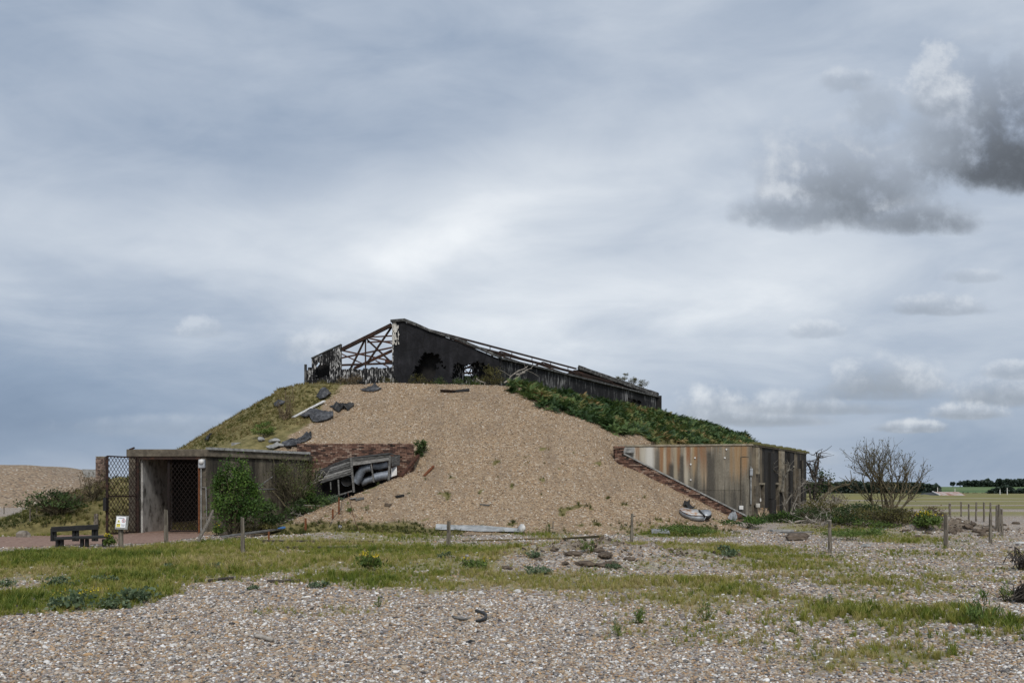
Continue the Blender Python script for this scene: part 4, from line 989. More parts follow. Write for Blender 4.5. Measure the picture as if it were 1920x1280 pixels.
# pipes and boxes on the corner
cd = MB(); q = C1 + nS * .06 + dS * .02; q2 = C1 + Vector((-.06, -.07, 0))
cd.tube([q2 + Vector((0, 0, 1.05)), q2 + Vector((0, 0, 2.9))], .035, 8); cd.build('conduit', M['grey_concrete'], bk)
MB().box(q2 + Vector((0, -.04, 2.62)), (.14, .14, .36)).build('junction_box', M['tin'], bk, bevel=.02)
fb = MB(); q3 = C1 - dF * .52; n3 = Vector((dF.y, -dF.x, 0)); 
for a_, b_ in ((q3, .3), (C1 - dF * .14, 2.2)): fb.tube([a_ + n3 * .035 + Vector((0, 0, b_)), a_ + n3 * .035 + Vector((0, 0, 3.38))], .018, 6)
fb.tube([q3 + n3 * .035 + Vector((0, 0, 3.38)), C1 - dF * .14 + n3 * .035 + Vector((0, 0, 3.38))], .018, 6); fb.build('conduit', M['dark_concrete'], bk)
MB().box(q3 + n3 * .08 + Vector((0, 0, .88)), (.2, .14, .2)).build('switch_box', M['white_paint'], bk, bevel=.02)
MB().box(C1 + dS * .55 + nS * .1 + Vector((0, 0, .98)), (.22, .3, .2)).build('switch_box', M['pale_concrete'], bk, bevel=.02)
MB().box(C1 + dS * (openings[0][0] + .02) + nS * .06 + Vector((0, 0, 1.25)), (.07, .12, .16)).build('switch_box', M['white_paint'], bk)
lt = MB(); lt.beam(C0 + dF * .0 + n3 * .25 + Vector((0, 0, 3.72)), C0 + dF * .72 + n3 * .25 + Vector((0, 0, 3.72)), .3, .26); lt.build('end_lintel', M['grey_concrete'], bk, bevel=.02)
fx = MB(); rg = random.Random(9)
for px, py in ((1295, 870), (1359, 858), (1362, 842), (1295, 899), (1303, 858)):
    k = (px - 960) / F; s = (k * C0.y - C0.x) / (dF.x - k * dF.y); p = C0 + dF * s; z = HC + (HY - py) * p.y / F
    fx.tube([p + Vector((0, 0, z)), p + n3 * .05 + Vector((0, 0, z))], .045, 8)
fx.build('wall_fixing', M['white_paint'], bk)
# sloping brick wing wall with concrete coping
wg = thing('brick_wing_wall', 'sloping red brick wing wall with grey coping below the streaked bunker front', 'wall', (8, 42, 2))
WA, WB = Vector((5.12, 42.45, 0)), Vector((11.55, 41.55, 0)); dW = (WB - WA).normalized(); LW = (WB - WA).length; nW = Vector((dW.y, -dW.x, 0))
zc = lambda s: float(np.interp(s, [0, .42, .44, LW], [3.82, 3.82, 3.55, .42]))
bricks('brickwork', wg, (WA.x, WA.y), (WB.x, WB.y), -.2, 3.9, lambda s: (zc(s) - 1.25, zc(s) - .08), seed=12, missing=.02, rough=.014)
bkp = MB(); 
bkp.prism([WA + dW * s_ - nW * .13 + Vector((0, 0, z_)) for s_, z_ in ((0, 2), (0, 3.8), (.42, 3.8), (.44, 3.5), (LW, .38), (LW, -.5), (2.5, -.5))], -nW * .2)
bkp.build('backing', M['mortar'], wg)
cpg = MB()
for i in range(12):
    s0 = .44 + (LW - .44) * i / 12; s1 = .44 + (LW - .44) * (i + .97) / 12
    cpg.beam(WA + dW * s0 - nW * .14 + Vector((0, 0, zc(s0))), WA + dW * s1 - nW * .14 + Vector((0, 0, zc(s1))), .36, .07)
cpg.build('coping', M['grey_concrete'], wg)
MB().box(WA + dW * .2 - nW * .12 + Vector((0, 0, 3.87)), (.52, .42, .09)).build('pier_cap', M['brick'], wg)
bricks('brickwork', wg, (WA.x - .02, WA.y + .5), (WA.x, WA.y), 2.6, 3.8, None, seed=14)

# ------------------------------------------------------------------ brick block and shed in the distance
hb = thing('brick_tower', 'small square brick block on the far shingle mound behind the gate', 'building', (-45.8, 94, 3.4))
bb = W(187.5, 884, 94); 
MB().box((bb.x, 94.5, 4.0), (.88, .88, 2.9)).build('core', M['mortar'], hb)
bricks('brickwork', hb, (bb.x - .47, 93.95), (bb.x + .47, 93.95), 2.6, 5.4, None, .24, .16, .1, 3, mat='old_brick')
bricks('brickwork', hb, (bb.x + .48, 93.97), (bb.x + .48, 94.9), 2.6, 5.4, None, .24, .16, .1, 4, mat='old_brick')
MB().box((bb.x, 94.5, 5.47), (1.02, 1.02, .08)).build('cap_slab', M['concrete'], hb)
mb = MB(); p = W(172, 884, 95); mb.add([p + Vector((-.8, 0, -.6)), p + Vector((.5, 0, -.6)), p + Vector((.5, 0, .25)), p + Vector((-1.1, 0, .3)), p + Vector((-.8, 1, -.6)), p + Vector((.5, 1, -.6)), p + Vector((.5, 1, .25)), p + Vector((-1.1, 1, .3))],
       [(0, 1, 2, 3), (7, 6, 5, 4), (3, 2, 6, 7), (0, 3, 7, 4), (1, 5, 6, 2)]); tag(mb.build('concrete_ramp', M['grey_concrete'], loc=tuple(p)), 'grey concrete ramp beside the small brick block on the far mound', 'ramp')
sh = thing('tin_roofed_shed', 'low shed with rusty tin roof far out on the marsh', 'building', (W(1775, 925, 230).x, 230, 0))
YD = 230; a, b, c, d = W(1745, 928, YD), W(1762, 928, YD), W(1748, 921.5, YD + 6), W(1797, 921.5, YD + 6)
e_ = W(1812, 928.5, YD)
rf = MB(); rf.add([b, e_, d, c], [(0, 1, 2, 3)]); o = rf.build('roof', M['shed_rust'], sh); sol = o.modifiers.new('solid', 'SOLIDIFY'); sol.thickness = .12
MB().beam(b + Vector((0, -.1, .03)), c + Vector((0, -.1, .06)), .3, .25).build('barge_board', M['white_paint'], sh)
MB().add([a, b + Vector((0, .1, -.05)), c + Vector((0, .1, -.1)), a + Vector((0, 6, 0)), c + Vector((-1.6, 3, -.5))], [(0, 1, 2, 4), (3, 4, 2)]).build('gable_end', M['black_paint'], sh)
MB().box(((b.x + e_.x) / 2, YD + 2.5, -.2), (e_.x - b.x - .6, 3.4, 1.0)).build('wall', M['wood_grey'], sh)
for i, (px, pt, pb, lab_) in enumerate(((1758, 913, 928, 'pale telegraph pole rising behind the left end of the tin roofed shed'), (1790.5, 915, 928, 'pale telegraph pole rising behind the right of the tin roofed shed'),
                                       (1875, 917, 927, 'short pale pole in front of the dark thicket on the marsh'), (1888.5, 914, 927, 'taller pale pole in front of the dark thicket on the marsh'))):
    Yp = 260; p, q = W(px, pb, Yp), W(px, pt, Yp); tag(MB().tube([p, q], [.14, .10], 6).build('telegraph_pole', M['white_paint'], loc=tuple(p)), lab_, 'pole', 'poles on the marsh')

# ------------------------------------------------------------------ distant woods and trees
def woodmass(name, label, x0, x1, Y, base, tops, n, size, mat='leaf_far', depth=30):
    px = nr.uniform(x0, x1, n); ty = np.interp(px, [t[0] for t in tops], [t[1] for t in tops])
    bump = (fbm(px / 9.0, px * 0, 17, 2) - .5) * 6 + (fbm(px / 3.0, px * 0, 19, 2) - .5) * 3
    ty = ty + bump; f = nr.uniform(0, 1, n) ** .6; py = base + (ty - base) * f; d = nr.uniform(0, depth, n)
    Yv = Y + d; P = np.stack([(px - 960) * Yv / F, Yv, HC + (HY - py) * Y / F], 1)
    o = leaves(name, P, size, mat, None, .8, .1, np.clip(.2 + .5 * f + nr.normal(size=n) * .15, 0, 1), loc=(float(P[:, 0].mean()), Y, 0))
    return tag(o, label, 'wood', kind='stuff')
woodmass('far_wood', 'dark distant wood along the horizon behind the bare tree', 1480, 1764, 520, 927, [(1480, 905), (1600, 903), (1700, 904), (1740, 905), (1757, 909), (1764, 914)], 16000, 1.5)
woodmass('far_wood', 'dark wooded ridge along the horizon at far right', 1806, 2100, 850, 913, [(1806, 902), (1850, 900), (1861, 903), (1864, 906), (1870, 900), (1895, 897), (2100, 896)], 15000, 2.2)
woodmass('hedge', 'low dark hedge line crossing the distant green fields', 1700, 2000, 600, 926.5, [(1700, 924), (1800, 924.5), (2000, 924.5)], 3500, 1.1)
woodmass('thicket', 'dark round thicket on the marsh right of the tin roofed shed', 1853, 1960, 480, 926, [(1853, 924), (1860, 917), (1876, 914), (1880, 911), (1892, 909), (1900, 912), (1903, 918), (1915, 915), (1960, 920)], 7000, 1.3)
woodmass('thicket', 'small dark bushes on the marsh left of the tin roofed shed', 1700, 1750, 440, 926, [(1700, 920), (1712, 919), (1720, 924), (1733, 920), (1750, 924)], 1800, 1.0)
for px, pt, w, lab_ in ((1786.5, 903, 5, 'round dark tree standing alone on the distant skyline left of the wooded ridge'), (1800, 901.5, 6, 'airy forked tree on the distant skyline next to the wooded ridge')):
    Yt = 850; b = W(px, 914, Yt); t = thing('skyline_tree', lab_, 'tree', tuple(b), 'lone trees on the skyline')
    hh = (914 - pt) * Yt / F; pts, *_ = cloud_pts(b + Vector((0, 0, hh * .62)), (w * Yt / F * .9, 2, hh * .36), 700, 14, .25)
    leaves('crown', pts, 1.1, 'leaf_far', t, .8); MB().tube([b, b + Vector((.3, 0, hh * .6))], [.5, .25], 6).build('trunk', M['dark_bark'], t)

# ------------------------------------------------------------------ fence posts
pm = MB(); rg = random.Random(2); n = 9
for i in range(6):
    z = i / 5; 
    for k in range(n):
        a = 2 * math.pi * k / n; r = 1 - .14 * z + rg.gauss(0, .05); pm.v.append(Vector((r * math.cos(a), r * math.sin(a), z + (0.02 * math.cos(a + 1) if i == 5 else 0))))
for i in range(5):
    for k in range(n): pm.f.append([i * n + k, i * n + (k + 1) % n, (i + 1) * n + (k + 1) % n, (i + 1) * n + k]); pm.t.append(rg.random())
pm.f.append([5 * n + k for k in range(n)]); pm.t.append(.9)
post0 = None
def post(px, pt, pb, label, rpx=4.5, lean=0, mat=None, name='fence_post', cat='post', grp='wooden fence posts', y0=0, Y=None):
    global post0
    b = hit(px, pb, y0) if Y is None else W(px, pb, Y)
    h = (pb - pt) * b.y / F; r = rpx * b.y / F
    if post0 is None: o = pm.build(name, M['wood_post']); post0 = o
    else: o = post0.copy(); o.name = name; COL.objects.link(o)
    if mat: o.data = o.data.copy(); o.data.materials[0] = M[mat]
    o.location = b - Vector((0, 0, .08)); o.scale = (r, r, h + .08); o.rotation_euler = (0, lean, px * .7)
    return tag(o, label, cat, grp)
post(312, 955, 1022, 'grey round post on the path in front of the right gate leaf', 4, .03)
post(455, 970, 1037, 'squat pale post standing in grass before the green elder bush', 4.2)
post(841, 977, 1026, 'grey post standing before the left end of the pale tin sheet', 4.2, -.03)
post(1184, 963, 1018, 'slim grey post at the gravel toe left of the lattice grating', 3.0, .02)
post(1556, 975, 1037, 'dark grey post in front of the dead branches beside the bunker', 3.8)
post(1774, 965, 1028, 'thick pale post on the shingle nearest the yellow ragwort bush', 4.3, .02)
post(1857, 962, 1018, 'dark post beside the dug earth heap', 3.2)
post(1781, 943, 968, 'stout grey post at the left end of the far post row', 2.3)
post(1802, 941, 968, 'dark post second from the left in the far post row', 1.6)
post(1816.5, 944, 976, 'short dark post in the middle of the far post row', 1.7)
post(1829.8, 941.5, 977, 'dark leaning post right of the short one in the far post row', 1.8, .02)
post(1845, 941.5, 978, 'straight dark post fifth in the far post row', 1.8)
post(1857, 942.5, 985, 'pale post at the right end of the far post row', 1.8)
post(1869, 947, 992, 'left one of the two dark posts standing close together', 2.4)
post(1873, 946, 997, 'right one of the two dark posts standing close together', 2.0, .02)
post(1879, 953, 1004, 'grey post just right of the close pair of dark posts', 2.6, .02)
post(1614, 943, 962, 'thin far post seen left of the bare tree', 1.4)
post(7.5, 949, 963, 'thin dark post at the left frame edge before the far mound', 1.0)
post(56.5, 953, 977, 'dark post on the grass before the pale shingle strip', 1.5)
post(69, 947.5, 962, 'thin far post behind the bushes left of the gate', 1.0)
post(180, 976, 996, 'rounded stub post behind the black bench', 4.5)
post(1037, 978, 992, 'thin brown stake at the foot of the gravel slope', 1.2)
for px, pt, pb, r, lab_ in ((635.5, 933, 964, 1.7, 'tallest rusty iron stake on the gravel edge below the ducts'), (624, 954, 972, 1.9, 'short rusty iron stake just left of the tallest one'),
                            (573, 972, 996, 2.3, 'thick rusty iron stake beside the pale dead branches'), (504, 996, 1012, 2.0, 'rusty iron stake in front of the pale plank')):
    post(px, pt, pb, lab_, r, 0, 'orange_rust', 'iron_stake', 'stake', 'rusty iron stakes')
lp_ = MB(); p, q = hit(368, 1019), W(399, 957, 31.0); lp_.tube(wiggle(p, q, 3, .02, random.Random(4)), [.05, .06, .055, .045], 7)
t = thing('leaning_post', 'crooked weathered post leaning in front of the entrance pillar', 'post', tuple(p)); lp_.build('stake', M['wood_post'], t)
MB().beam(W(379, 971, 31.0), W(402, 968, 31.3), .04, .07).build('cross_rail', M['wood_post'], t)
for a_, b_, lab_, r in (((651, 922), (617, 989), 'dark bent iron rod leaning on the gravel edge', .012), ((652, 923), (677, 1000), 'thin rusty rod leaning beside the dark bent rod', .012)):
    p = hit(*b_); q = W(*a_, p.y + 2.2); tag(MB().tube(wiggle(p, q, 4, .02, random.Random(int(b_[0]))), r, 5).build('iron_rod', M['rust' if b_[0] > 650 else 'hose_black'], loc=tuple(p)), lab_, 'rod')

# ------------------------------------------------------------------ bench and signs
bn = thing('bench', 'low black timber bench with open plank back beside the path', 'bench', tuple(hit(155, 1024)))
Yb = 25.6
def bbar(nm, a, b, w, h, Ya=Yb, Yb_=None, mat='black_paint'): return MB().beam(W(*a, Ya), W(*b, Yb_ or Ya), w, h).build(nm, M[mat], bn, bevel=.006)
bbar('seat_plank', (105, 1010), (208, 1006), .20, .06, Yb, Yb + .5); bbar('seat_plank', (103, 1008.2), (205, 1004.5), .20, .06, Yb + .23, Yb + .73)
bbar('back_plank', (96, 992), (184, 987.5), .07, .16, Yb + .75, Yb + 1.3)
for px in (108, 116, 154, 163, 195): bbar('leg', (px, 1010), (px, 1031), .09, .09, Yb + .05 + (px - 105) * .005)
for px in (98, 103, 138.5, 145, 175, 181): bbar('back_post', (px, 990), (px, 1014), .08, .08, Yb + .85 + (px - 98) * .006)
Ysg = 25.0; q = hit(227, 1027)
sg = thing('warning_sign', 'white warning notice with yellow triangle and red circle on a short wooden post', 'sign', tuple(q))
Ysg = q.y
MB().tube([q - Vector((0, 0, .1)), W(226.5, 990, Ysg)], [.075, .07], 9).build('post', M['wood_post'], sg)
tl = Matrix.Rotation(R(-14), 3, 'X') @ Matrix.Rotation(R(10), 3, 'Z')
cs = W(227.5, 979, Ysg - .12)
def panel(nm, x, z, w, h, mat, d, par=None): 
    c = cs + tl @ Vector((x, d, z)); return MB().box(c, (w, .006, h), tl).build(nm, M[mat], par or sg)
MB().box(cs + tl @ Vector((.01, .03, 0)), (.36, .04, .42), tl).build('backboard', M['grey_concrete'], sg, bevel=.01)
nt = panel('notice', -.01, .01, .27, .33, 'sign_white', 0)
sk = Vector((0, 0, 0))
tri = MB(); tri.prism([cs + tl @ Vector((x, -.006, z)) for x, z in ((-.115, .005), (-.035, .005), (-.075, .09))], tl @ Vector((0, -.004, 0))); tri.build('yellow_triangle', M['sign_yellow'], nt)
fg = MB(); fg.prism([cs + tl @ Vector((x, -.0115, z)) for x, z in ((-.085, .015), (-.065, .015), (-.068, .06), (-.082, .06))], tl @ Vector((0, -.003, 0))); fg.build('triangle_symbol', M['sign_ink'], nt)
rgm = MB(); ring = [cs + tl @ Vector((.06 + .042 * math.cos(a), -.007, .055 + .05 * math.sin(a))) for a in np.linspace(0, 2 * math.pi, 17)]; rgm.tube(ring, .007, 5); rgm.build('red_circle', M['sign_red'], nt)
panel('circle_symbol', .062, .055, .02, .05, 'sign_ink', -.007, nt); panel('circle_symbol', .055, .005, .025, .012, 'sign_grey', -.006, nt)
panel('yellow_field', -.075, -.09, .105, .10, 'sign_yellow', -.005, nt)
for x, z, w, h, mt in ((-.01, .135, .16, .020, 'sign_grey'), (-.075, -.065, .085, .02, 'sign_ink'), (-.075, -.11, .05, .012, 'sign_grey'), (.055, -.065, .11, .012, 'sign_grey'), (.055, -.10, .08, .01, 'sign_grey')):
    panel('text_line', x, z, w, h, mt, -.010, nt)
mk = hit(638, 990); mt = thing('marker_plate', 'small black marker plate with a white letter at the foot of the gravel', 'sign', tuple(mk))
pc = W(637.5, 987.5, mk.y); MB().box(pc, (.16, .02, .19)).build('plate', M['black_paint'], mt); MB().beam(mk, pc, .02, .02).build('stake', M['wood_post'], mt)
fc = bpy.data.curves.new('letter', 'FONT'); fc.body = 'D'; fc.size = .16; fc.extrude = .004; fc.align_x = 'CENTER'; fc.align_y = 'CENTER'
fo = bpy.data.objects.new('tmp_letter', fc); COL.objects.link(fo); dg = bpy.context.evaluated_depsgraph_get(); me = bpy.data.meshes.new_from_object(fo.evaluated_get(dg)); bpy.data.objects.remove(fo)
lo = link('letter', me, mt, M['sign_white']); lo.location = pc - Vector(mk) + Vector((.01, -.016, 0)); lo.rotation_euler = (R(90), 0, 0); me.materials.clear(); me.materials.append(M['sign_white'])

# ------------------------------------------------------------------ scrap lying about
def onsurf(px, py, y0=0): return hit(px, py, y0)
def crumple(name, label, cat, pts, mat, thick=.05, lift=.06, seed=1, y0=0, fold=.12):
    """a stiff torn sheet following the slope, outline given in the photograph, with folds"""
    rg = random.Random(seed); Q2 = []
    for k in range(len(pts)):
        a_, b_ = pts[k], pts[(k + 1) % len(pts)]; Q2.append((a_[0] + rg.gauss(0, .9), a_[1] + rg.gauss(0, .5))); Q2.append(((a_[0] + b_[0]) / 2 + rg.gauss(0, 1.6), (a_[1] + b_[1]) / 2 + rg.gauss(0, .8)))
    P3 = [onsurf(*p, y0) for p in Q2]; c = sum(P3, Vector()) / len(P3); m = MB()
    rings = [P3, [p.lerp(c, .4) + Vector((0, 0, lift * rg.uniform(.3, 1.3) + fold * rg.random())) for p in P3], [p.lerp(c, .75) + Vector((0, 0, lift + fold * rg.random() * .8)) for p in P3]]
    rings[0] = [p + Vector((0, 0, .01 + abs(rg.gauss(0, .09)))) for p in P3]
    n = len(P3); V = [p for r_ in rings for p in r_] + [c + Vector((0, 0, lift + .5 * fold))]
    Fs = []
    for k in range(2):
        for i in range(n): Fs.append((k * n + i, k * n + (i + 1) % n, (k + 1) * n + (i + 1) % n, (k + 1) * n + i))
    for i in range(n): Fs.append((2 * n + i, 2 * n + (i + 1) % n, 3 * n))
    m.add(V, Fs); o = m.build(name, M[mat], loc=tuple(c), smooth=False)
    s = o.modifiers.new('solid', 'SOLIDIFY'); s.thickness = thick; s.offset = -1
    return tag(o, label, cat)
crumple('roofing_sheet', 'large slumped grey roofing felt lying on the turf below the white plank', 'sheet', [(572, 776), (590, 772), (612, 776), (626, 777), (624, 786), (606, 793), (588, 793), (580, 786), (566, 786)], 'tar_sheet', .06, .12, 2)
crumple('roofing_sheet', 'rounded dark felt lump below the left corner of the ruined building', 'sheet', [(594, 744), (604, 739), (614, 739), (620, 745), (612, 751), (601, 751)], 'tar_sheet', .06, .22, 3, 0, .2)
crumple('roofing_sheet', 'black torn felt curling up on the gravel right of the white plank', 'sheet', [(618, 763), (630, 766), (642, 765), (652, 762), (662, 758), (664, 763), (652, 772), (641, 770), (634, 774), (624, 769)], 'hose_black', .05, .05, 4, 0, .3)
crumple('roofing_sheet', 'long dark felt strip draped over the end of the brick wall', 'sheet', [(530, 834), (545, 831), (556, 826), (570, 822), (584, 820), (582, 826), (564, 832), (548, 842), (536, 840)], 'tar_sheet', .05, .06, 5, 0, .15)
crumple('roofing_sheet', 'small black felt flap on the gravel above the draped strip', 'sheet', [(576, 820), (584, 815), (585, 819), (580, 824)], 'hose_black', .05, .08, 6)
crumple('roofing_sheet', 'dark felt patch bulging from the turf near the dead thistle', 'sheet', [(514, 760), (524, 755), (534, 756), (528, 763), (518, 764)], 'tar_sheet', .06, .12, 7)
crumple('roofing_sheet', 'black felt strip at the left edge of the turf slope', 'sheet', [(383, 829), (392, 818), (398, 817), (390, 828)], 'hose_black', .05, .12, 8)
crumple('roofing_sheet', 'grey felt slab at the foot of the low boarded wall', 'sheet', [(676, 734), (690, 728), (704, 726), (716, 732), (700, 736)], 'tar_sheet', .05, .06, 9, 0, .08)
crumple('limestone_sheet', 'pale grey broken board lying on the gravel of the entrance roof', 'board', [(500, 842), (520, 835), (536, 834), (530, 840), (512, 845)], 'grey_concrete', .05, .05, 10, 38)
def plank(name, label, a, b, w, h, mat, cat='plank', la=.04, lb=.04, y0=0):
    p, q = onsurf(*a, y0) + Vector((0, 0, la)), onsurf(*b, y0) + Vector((0, 0, lb))
    return tag(MB().beam(p, q, w, h).build(name, M[mat], loc=tuple((p + q) / 2), bevel=.005), label, cat)
plank('timber_plank', 'white painted plank lying up the turf slope', (549, 784), (608, 757), .22, .06, 'white_paint', la=.05, lb=.15)
plank('iron_slab', 'flat rusty iron slab on the crest below the black gable', (826, 734), (855, 735), .5, .07, 'dark_rust', 'slab', .06, .06)
plank('iron_bar', 'twisted dark iron bar on the crest right of the iron slab', (848, 736), (880, 734), .16, .14, 'hose_black', 'bar', .05, .1)
plank('iron_beam', 'rusted beam with black end on gravel right of the brick wall', (752, 895), (785, 879), .14, .12, 'rust', 'beam', .02, .16)
plank('iron_beam', 'thin rusted beam jutting from the gravel further from the brick wall', (795, 893), (813, 879), .10, .08, 'orange_rust', 'beam', .02, .12)
plank('concrete_lump', 'dark split timber on the gravel below the ducts', (666, 939), (682, 935), .16, .08, 'wood_grey', 'timber')
plank('timber_scrap', 'pale flat board on the gravel left of the dark split timber', (655, 937), (668, 935), .3, .04, 'grey_concrete', 'board')
plank('rubber_scrap', 'black rubber scrap halfway up the lower gravel', (742, 933), (756, 930), .2, .08, 'hose_black', 'scrap')
plank('rubber_scrap', 'dark flat scrap on the gravel left of centre', (900, 947), (918, 949), .12, .05, 'wood_grey', 'scrap')
plank('dirt_lump', 'brown lump on the gravel below the black rubber scrap', (722, 948), (733, 949), .2, .12, 'clod', 'lump')
plank('timber_plank', 'long pale plank lying in the weeds before the elder bush', (418, 1009), (522, 996), .3, .05, 'wood_grey', la=.06, lb=.1)
plank('timber_edging', 'long dark sleeper half sunk in grass below the marker plate', (536, 1029), (668, 1029), .14, .10, 'dark_bark', 'sleeper', .03, .03)
plank('timber_edging', 'thin dark rail in the grass behind the long sleeper', (480, 1016), (700, 1017), .06, .06, 'dark_bark', 'rail', .04, .04)
plank('timber_edging', 'low mossy edging board in grass behind the centre post', (868, 1015), (955, 1013), .12, .07, 'mossy_wood', 'edging', .01, .02)
plank('timber_edging', 'low brown edging board in grass below the white bowl', (962, 1012.5), (1050, 1010), .12, .07, 'mossy_wood', 'edging', .02, .01)
plank('timber_edging', 'short brown edging board in grass behind the earth clods', (1056, 1010), (1128, 1008), .12, .06, 'mossy_wood', 'edging', .01, .02)
plank('blue_board', 'blue plastic board corner in the weeds left of the rusty stake', (519, 997), (533, 994), .2, .06, 'plastic_blue', 'board', .1, .12)
plank('pale_board', 'pale greenish board lying at the shrub edge below the bunker', (1446, 999), (1486, 999), .3, .08, 'grey_concrete', 'board', .1, .1)
plank('pale_board', 'thin pale board lying at the right frame edge', (1906, 1021), (1921, 1020), .2, .05, 'white_paint', 'board', .06, .06)
# corrugated sheet with rolled end
def corrugated(name, label, a, b, depth, y0=0, mat='grey_tin', pitch=.076, amp=.014, tilt=.35):
    p, q = onsurf(*a, y0), onsurf(*b, y0); d = (q - p); L = d.length; d /= L; up = Vector((0, math.cos(tilt), math.sin(tilt))); n = int(depth / (pitch / 4)); m = MB()
    nrm = d.cross(up).normalized(); V = []; Fs = []
    for j in (0, 1, 2, 3, 4):
        for i in range(n + 1):
            V.append(p + d * (L * j / 4) + up * (depth * i / n) * (1 - .3 * (j / 4) ** 2) + nrm * (-amp * math.sin(2 * math.pi * i / 4) + .0) + Vector((0, 0, .06 + .02 * math.sin(j * 2.2 + i * .1))))
    for j in range(4):
        for i in range(n): Fs.append((j * (n + 1) + i, (j + 1) * (n + 1) + i, (j + 1) * (n + 1) + i + 1, j * (n + 1) + i + 1))
    m.add(V, Fs); o = m.build(name, M[mat], loc=tuple(p)); s = o.modifiers.new('solid', 'SOLIDIFY'); s.thickness = .004
    return tag(o, label, 'sheet')
corrugated('tin_sheet', 'long pale corrugated tin sheet lying at the gravel toe behind the centre post', (816, 995), (978, 1000), .58)
gr = thing('lattice_grating', 'pale slatted grating lying on the grass at the gravel toe', 'grating', tuple(hit(1238, 1000)))
p, q = hit(1223, 1001), hit(1254, 1001)
for k in range(6):
    o_ = Vector((.03 * k, .2 * k, .05 + .02 * k)); MB().beam(p + o_, q + o_, .09, .03).build('slat', M['grey_tin'], gr)
for k in (0, .5, 1): a_ = p.lerp(q, k); MB().beam(a_ + Vector((0, -.05, .03)), a_ + Vector((.17, 1.1, .14)), .05, .02).build('cross_bar', M['grey_tin'], gr)
bw_ = MB(); c = hit(982, 999) + Vector((0, 0, .14)); ax = Vector((-.55, -.5, .25)).normalized()
prof_ = [(-.02, .02), (.0, .10), (.05, .15), (.12, .18), (.16, .185), (.14, .165), (.06, .12)]
bw_.tube([c + ax * a_ for a_, r_ in prof_], [r_ for a_, r_ in prof_], 16); tag(bw_.build('white_bowl', M['white_paint'], smooth=True, loc=tuple(c)), 'white enamel bowl tipped on its side at the end of the tin sheet', 'bowl')
# rusted boat-shaped metal casing on the gravel
bt = thing('metal_casing', 'rusty white boat shaped metal casing lying on the gravel before the bunker', 'casing', tuple(hit(1305, 972)))
b0 = hit(1292, 974); 
Z7 = lambda a, b: (1240 + a / 16.0, 930 + b / 16.0)
def strip(topl, botl, name, mat, Yo=0, th=.02):
    m = MB(); n = len(topl); V = [W(*Z7(*p[:2]), b0.y + p[2]) for p in topl] + [W(*Z7(*p[:2]), b0.y + p[2]) for p in botl]
    m.add(V, [(i, i + 1, n + i + 1, n + i) for i in range(n - 1)]); o = m.build(name, M[mat], bt, smooth=True); s = o.modifiers.new('solid', 'SOLIDIFY'); s.thickness = th; s.offset = 0; return o
rim = [(545, 395, .45), (640, 470, .15), (760, 530, -.05), (900, 570, -.15), (1080, 585, -.15), (1250, 580, 0)]
keel = [(540, 480, .45), (640, 590, .15), (770, 650, -.02), (920, 710, -.1), (1090, 745, -.1), (1300, 730, 0)]
strip(rim, keel, 'hull_side', 'tin')
inn = [(560, 370, .6), (700, 345, .75), (850, 375, .8), (960, 395, .8), (1050, 390, .8), (1130, 420, .7)]
strip(inn, rim, 'deck', 'boat_paint')
mb = MB(); mb.tube([W(*Z7(a, b), b0.y + c - .02) for a, b, c in rim], .015, 6); mb.build('rim', M['rust'], bt)
mb = MB(); mb.tube([W(*Z7(a, b), b0.y + c) for a, b, c in ((560, 372, .6), (700, 350, .75), (860, 430, .7), (1050, 425, .75))], .02, 6); mb.build('inner_rim', M['orange_rust'], bt)
strip([(1200, 410, .7), (1320, 400, .75), (1440, 410, .7), (1500, 470, .5)], [(1140, 430, .5), (1260, 560, .1), (1400, 590, .05), (1500, 540, .3)], 'end_shell', 'tin')
strip([(1260, 560, .08), (1330, 590, .02), (1420, 590, .05), (1505, 540, .3)], [(1250, 740, .1), (1330, 720, .05), (1420, 690, .1), (1490, 640, .3)], 'end_shade', 'hose_black')  # black strip stands for the shade below the end shell
MB().beam(W(*Z7(1130, 415), b0.y + .45), W(*Z7(1290, 590), b0.y - .05), .06, .06).build('dark_strap', M['hose_black'], bt)
MB().beam(W(*Z7(1335, 610), b0.y - .03), W(*Z7(1290, 700), b0.y), .03, .03).build('bracket', M['tin'], bt)
crumple('rubber_scrap', 'black crumpled rubber just behind the boat shaped casing', 'scrap', [(1281, 950), (1284, 943), (1291, 945), (1296, 951), (1303, 954), (1294, 955), (1286, 953)], 'hose_black', .03, .05, 15, 0, .08)
crumple('tin_scrap', 'crushed grey tin at the gravel edge below the bunker corner', 'scrap', [(1366, 973), (1371, 968), (1378, 970), (1383, 974), (1378, 978), (1370, 977)], 'tin', .03, .16, 16, 0, .2)
def stone(px, py, r, label, mat='stone', sz=(1, .8, .7), seed=1, name='stone', y0=0):
    import bmesh
    bm = bmesh.new(); bmesh.ops.create_icosphere(bm, subdivisions=3 if 'earth' in name else 2, radius=r); rg = random.Random(seed)
    for v_ in bm.verts:
        k = 1 + rg.gauss(0, .05 if 'earth' in name else .10) ; v_.co = Vector((v_.co.x * sz[0] * k, v_.co.y * sz[1] * k, max(v_.co.z * sz[2] * k, -r * .3)))
    if name in ('earth_clod', 'earth_slab'):
        for v_ in bm.verts: v_.co *= .55 + .9 * float(fbm(np.array([v_.co.x / r * 1.3 + seed]), np.array([v_.co.y / r * 1.3 + v_.co.z / r * 2]), seed, 3)[0])
    me = bpy.data.meshes.new(name); bm.to_mesh(me); bm.free(); o = link(name, me, None, M[mat]); o.location = hit(px, py, y0) + Vector((0, 0, r * .2)); o.rotation_euler = (0, 0, seed)
    return tag(o, label, 'stone' if name == 'stone' else 'clod')
